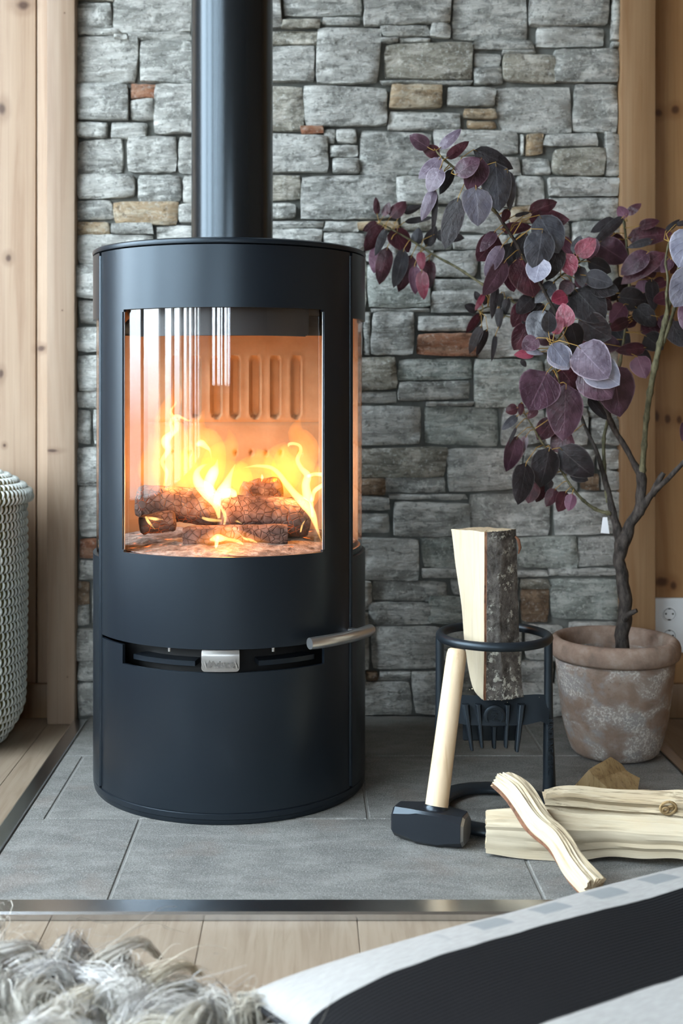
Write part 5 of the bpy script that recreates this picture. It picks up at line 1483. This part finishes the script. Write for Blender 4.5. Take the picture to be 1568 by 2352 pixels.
# ------------------------------------------------------------------ sheepskin
def sheepskin():
    root = thing('sheepskin_rug', (-0.42, 1.25, FZ), 'shaggy grey white sheepskin rug on the oak floor', 'rug')
    rng = np.random.default_rng(4)
    cx, cy, rx, ry = -0.42, 1.16, 0.43, 0.36
    def edge(w): return 1 + 0.06 * math.sin(3 * w + 1) + 0.05 * math.sin(5 * w)
    V, Fc = [], []
    nr, na = 8, 48
    for i in range(nr + 1):
        for k in range(na):
            w = 2 * math.pi * k / na; r = i / nr * edge(w)
            V.append((cx + rx * r * math.cos(w), cy + ry * r * math.sin(w), FZ + 0.001 + 0.022 * (1 - (i / nr) ** 3)))
    for i in range(nr):
        for k in range(na):
            k2 = (k + 1) % na; Fc.append((i * na + k, (i + 1) * na + k, (i + 1) * na + k2, i * na + k2))
    mesh('hide', V, Fc, plain('sheep_hide', (0.20, 0.19, 0.175), 0.9), root, 180)
    # locks of wavy wool
    NL, NS, NP = 470, 105, 12
    Vs, Fs = [], []
    n = 2
    base_face = [(i * 2, i * 2 + 1, i * 2 + 3, i * 2 + 2) for i in range(NP - 1)]
    base_face = np.array(base_face)
    t = np.linspace(0, 1, NP)
    cols = []
    count = 0
    for l in range(NL):
        while True:
            w = rng.uniform(0, 2 * math.pi); r = math.sqrt(rng.uniform(0, 1)) * edge(w) * 0.98
            x, y = cx + rx * r * math.cos(w), cy + ry * r * math.sin(w)
            du, dv = (x + 0.075) * 0.869 + (y - 1.372) * 0.495, (x + 0.075) * 0.495 - (y - 1.372) * 0.869
            if y > 0.98 and not (du > 0.01 and dv > 0.01): break
        out = np.array([math.cos(w) * rx, math.sin(w) * ry]); out /= np.linalg.norm(out)
        ang = math.atan2(out[1], out[0]) * min(1, r) + rng.normal(0, 0.9)
        dr = np.array([math.cos(ang), math.sin(ang)])
        Ln = rng.uniform(0.11, 0.22)
        z0 = FZ + 0.018 * (1 - min(1, r) ** 3)
        arch = rng.uniform(0.022, 0.062)
        reach = Ln * rng.uniform(0.35, 0.75) * (0.62 if r > 0.85 else 1)
        ph, am, fq = rng.uniform(0, 6.3), rng.uniform(0.006, 0.016), rng.uniform(0.8, 1.6)
        sidev = np.array([-dr[1], dr[0]])
        wav = am * np.sin(ph + t * fq * 2 * math.pi) * t ** 0.7
        wav2 = am * 0.7 * np.cos(ph + t * fq * 2 * math.pi) * t ** 0.7
        cxl = np.stack([x + dr[0] * reach * t ** 1.2 + sidev[0] * wav, y + dr[1] * reach * t ** 1.2 + sidev[1] * wav, z0 + arch * np.sin(math.pi * np.minimum(1, 0.12 + 0.80 * t)) * 1.15 + wav2], 1)
        spread = rng.uniform(0.007, 0.013)
        shade = rng.uniform(0.55, 0.85) if rng.uniform() > 0.14 else rng.uniform(0.30, 0.5)
        warm = rng.uniform(0, 1)
        for s in range(NS):
            off = rng.normal(0, 1, 3) * spread * np.array([1, 1, 0.8])
            env = (1 - 0.80 * t ** 1.1) 
            jit = np.stack([np.sin(t * 6 + rng.uniform(0, 6)) * 0.0013 for _ in range(3)], 1)
            c = cxl + off[None, :] * env[:, None] + jit
            if rng.uniform() < 0.04: c = c + np.outer(t ** 2, rng.normal(0, 0.02, 3) + np.array([0, 0.01, 0.015]))
            c[:, 2] = np.maximum(c[:, 2], FZ + 0.002)
            rad = 0.00062 * (1 - 0.6 * t)
            e = rng.normal(0, 1, 3); e /= np.linalg.norm(e)
            ring = np.stack([e, -e])
            vv = (c[:, None, :] + ring[None] * rad[:, None, None]).reshape(-1, 3)
            Vs.append(vv); Fs.append(base_face + count); count += len(vv)
            g = shade * rng.uniform(0.82, 1.12)
            col = np.array([g * (0.78 + 0.06 * warm), g * 0.76, g * (0.74 - 0.14 * warm), 1.0])
            cols.append(np.repeat(col[None], len(vv), 0))
    V = np.concatenate(Vs); Fq = np.concatenate(Fs)
    me = bpy.data.meshes.new('wool')
    off = np.array(tuple(WPOS[root.name])); V = V - off
    me.vertices.add(len(V)); me.vertices.foreach_set('co', V.astype(np.float32).ravel())
    me.loops.add(Fq.size); me.loops.foreach_set('vertex_index', Fq.astype(np.int32).ravel())
    me.polygons.add(len(Fq)); me.polygons.foreach_set('loop_start', np.arange(0, Fq.size, 4, dtype=np.int32))
    me.polygons.foreach_set('use_smooth', np.ones(len(Fq), bool))
    me.update(calc_edges=True); me.validate()
    ca = me.color_attributes.new('wool_colour', 'FLOAT_COLOR', 'POINT')
    ca.data.foreach_set('color', np.concatenate(cols).astype(np.float32).ravel())
    M = Mat('sheep_wool', 0.6, 0, 0.3)
    at_ = M.node('ShaderNodeVertexColor', layer_name='wool_colour')
    M.color(at_.outputs[0])
    M.set('Sheen Weight', 0.3)
    me.materials.append(M.m)
    o = link('wool', me, root); o['kind'] = 'stuff'
sheepskin()
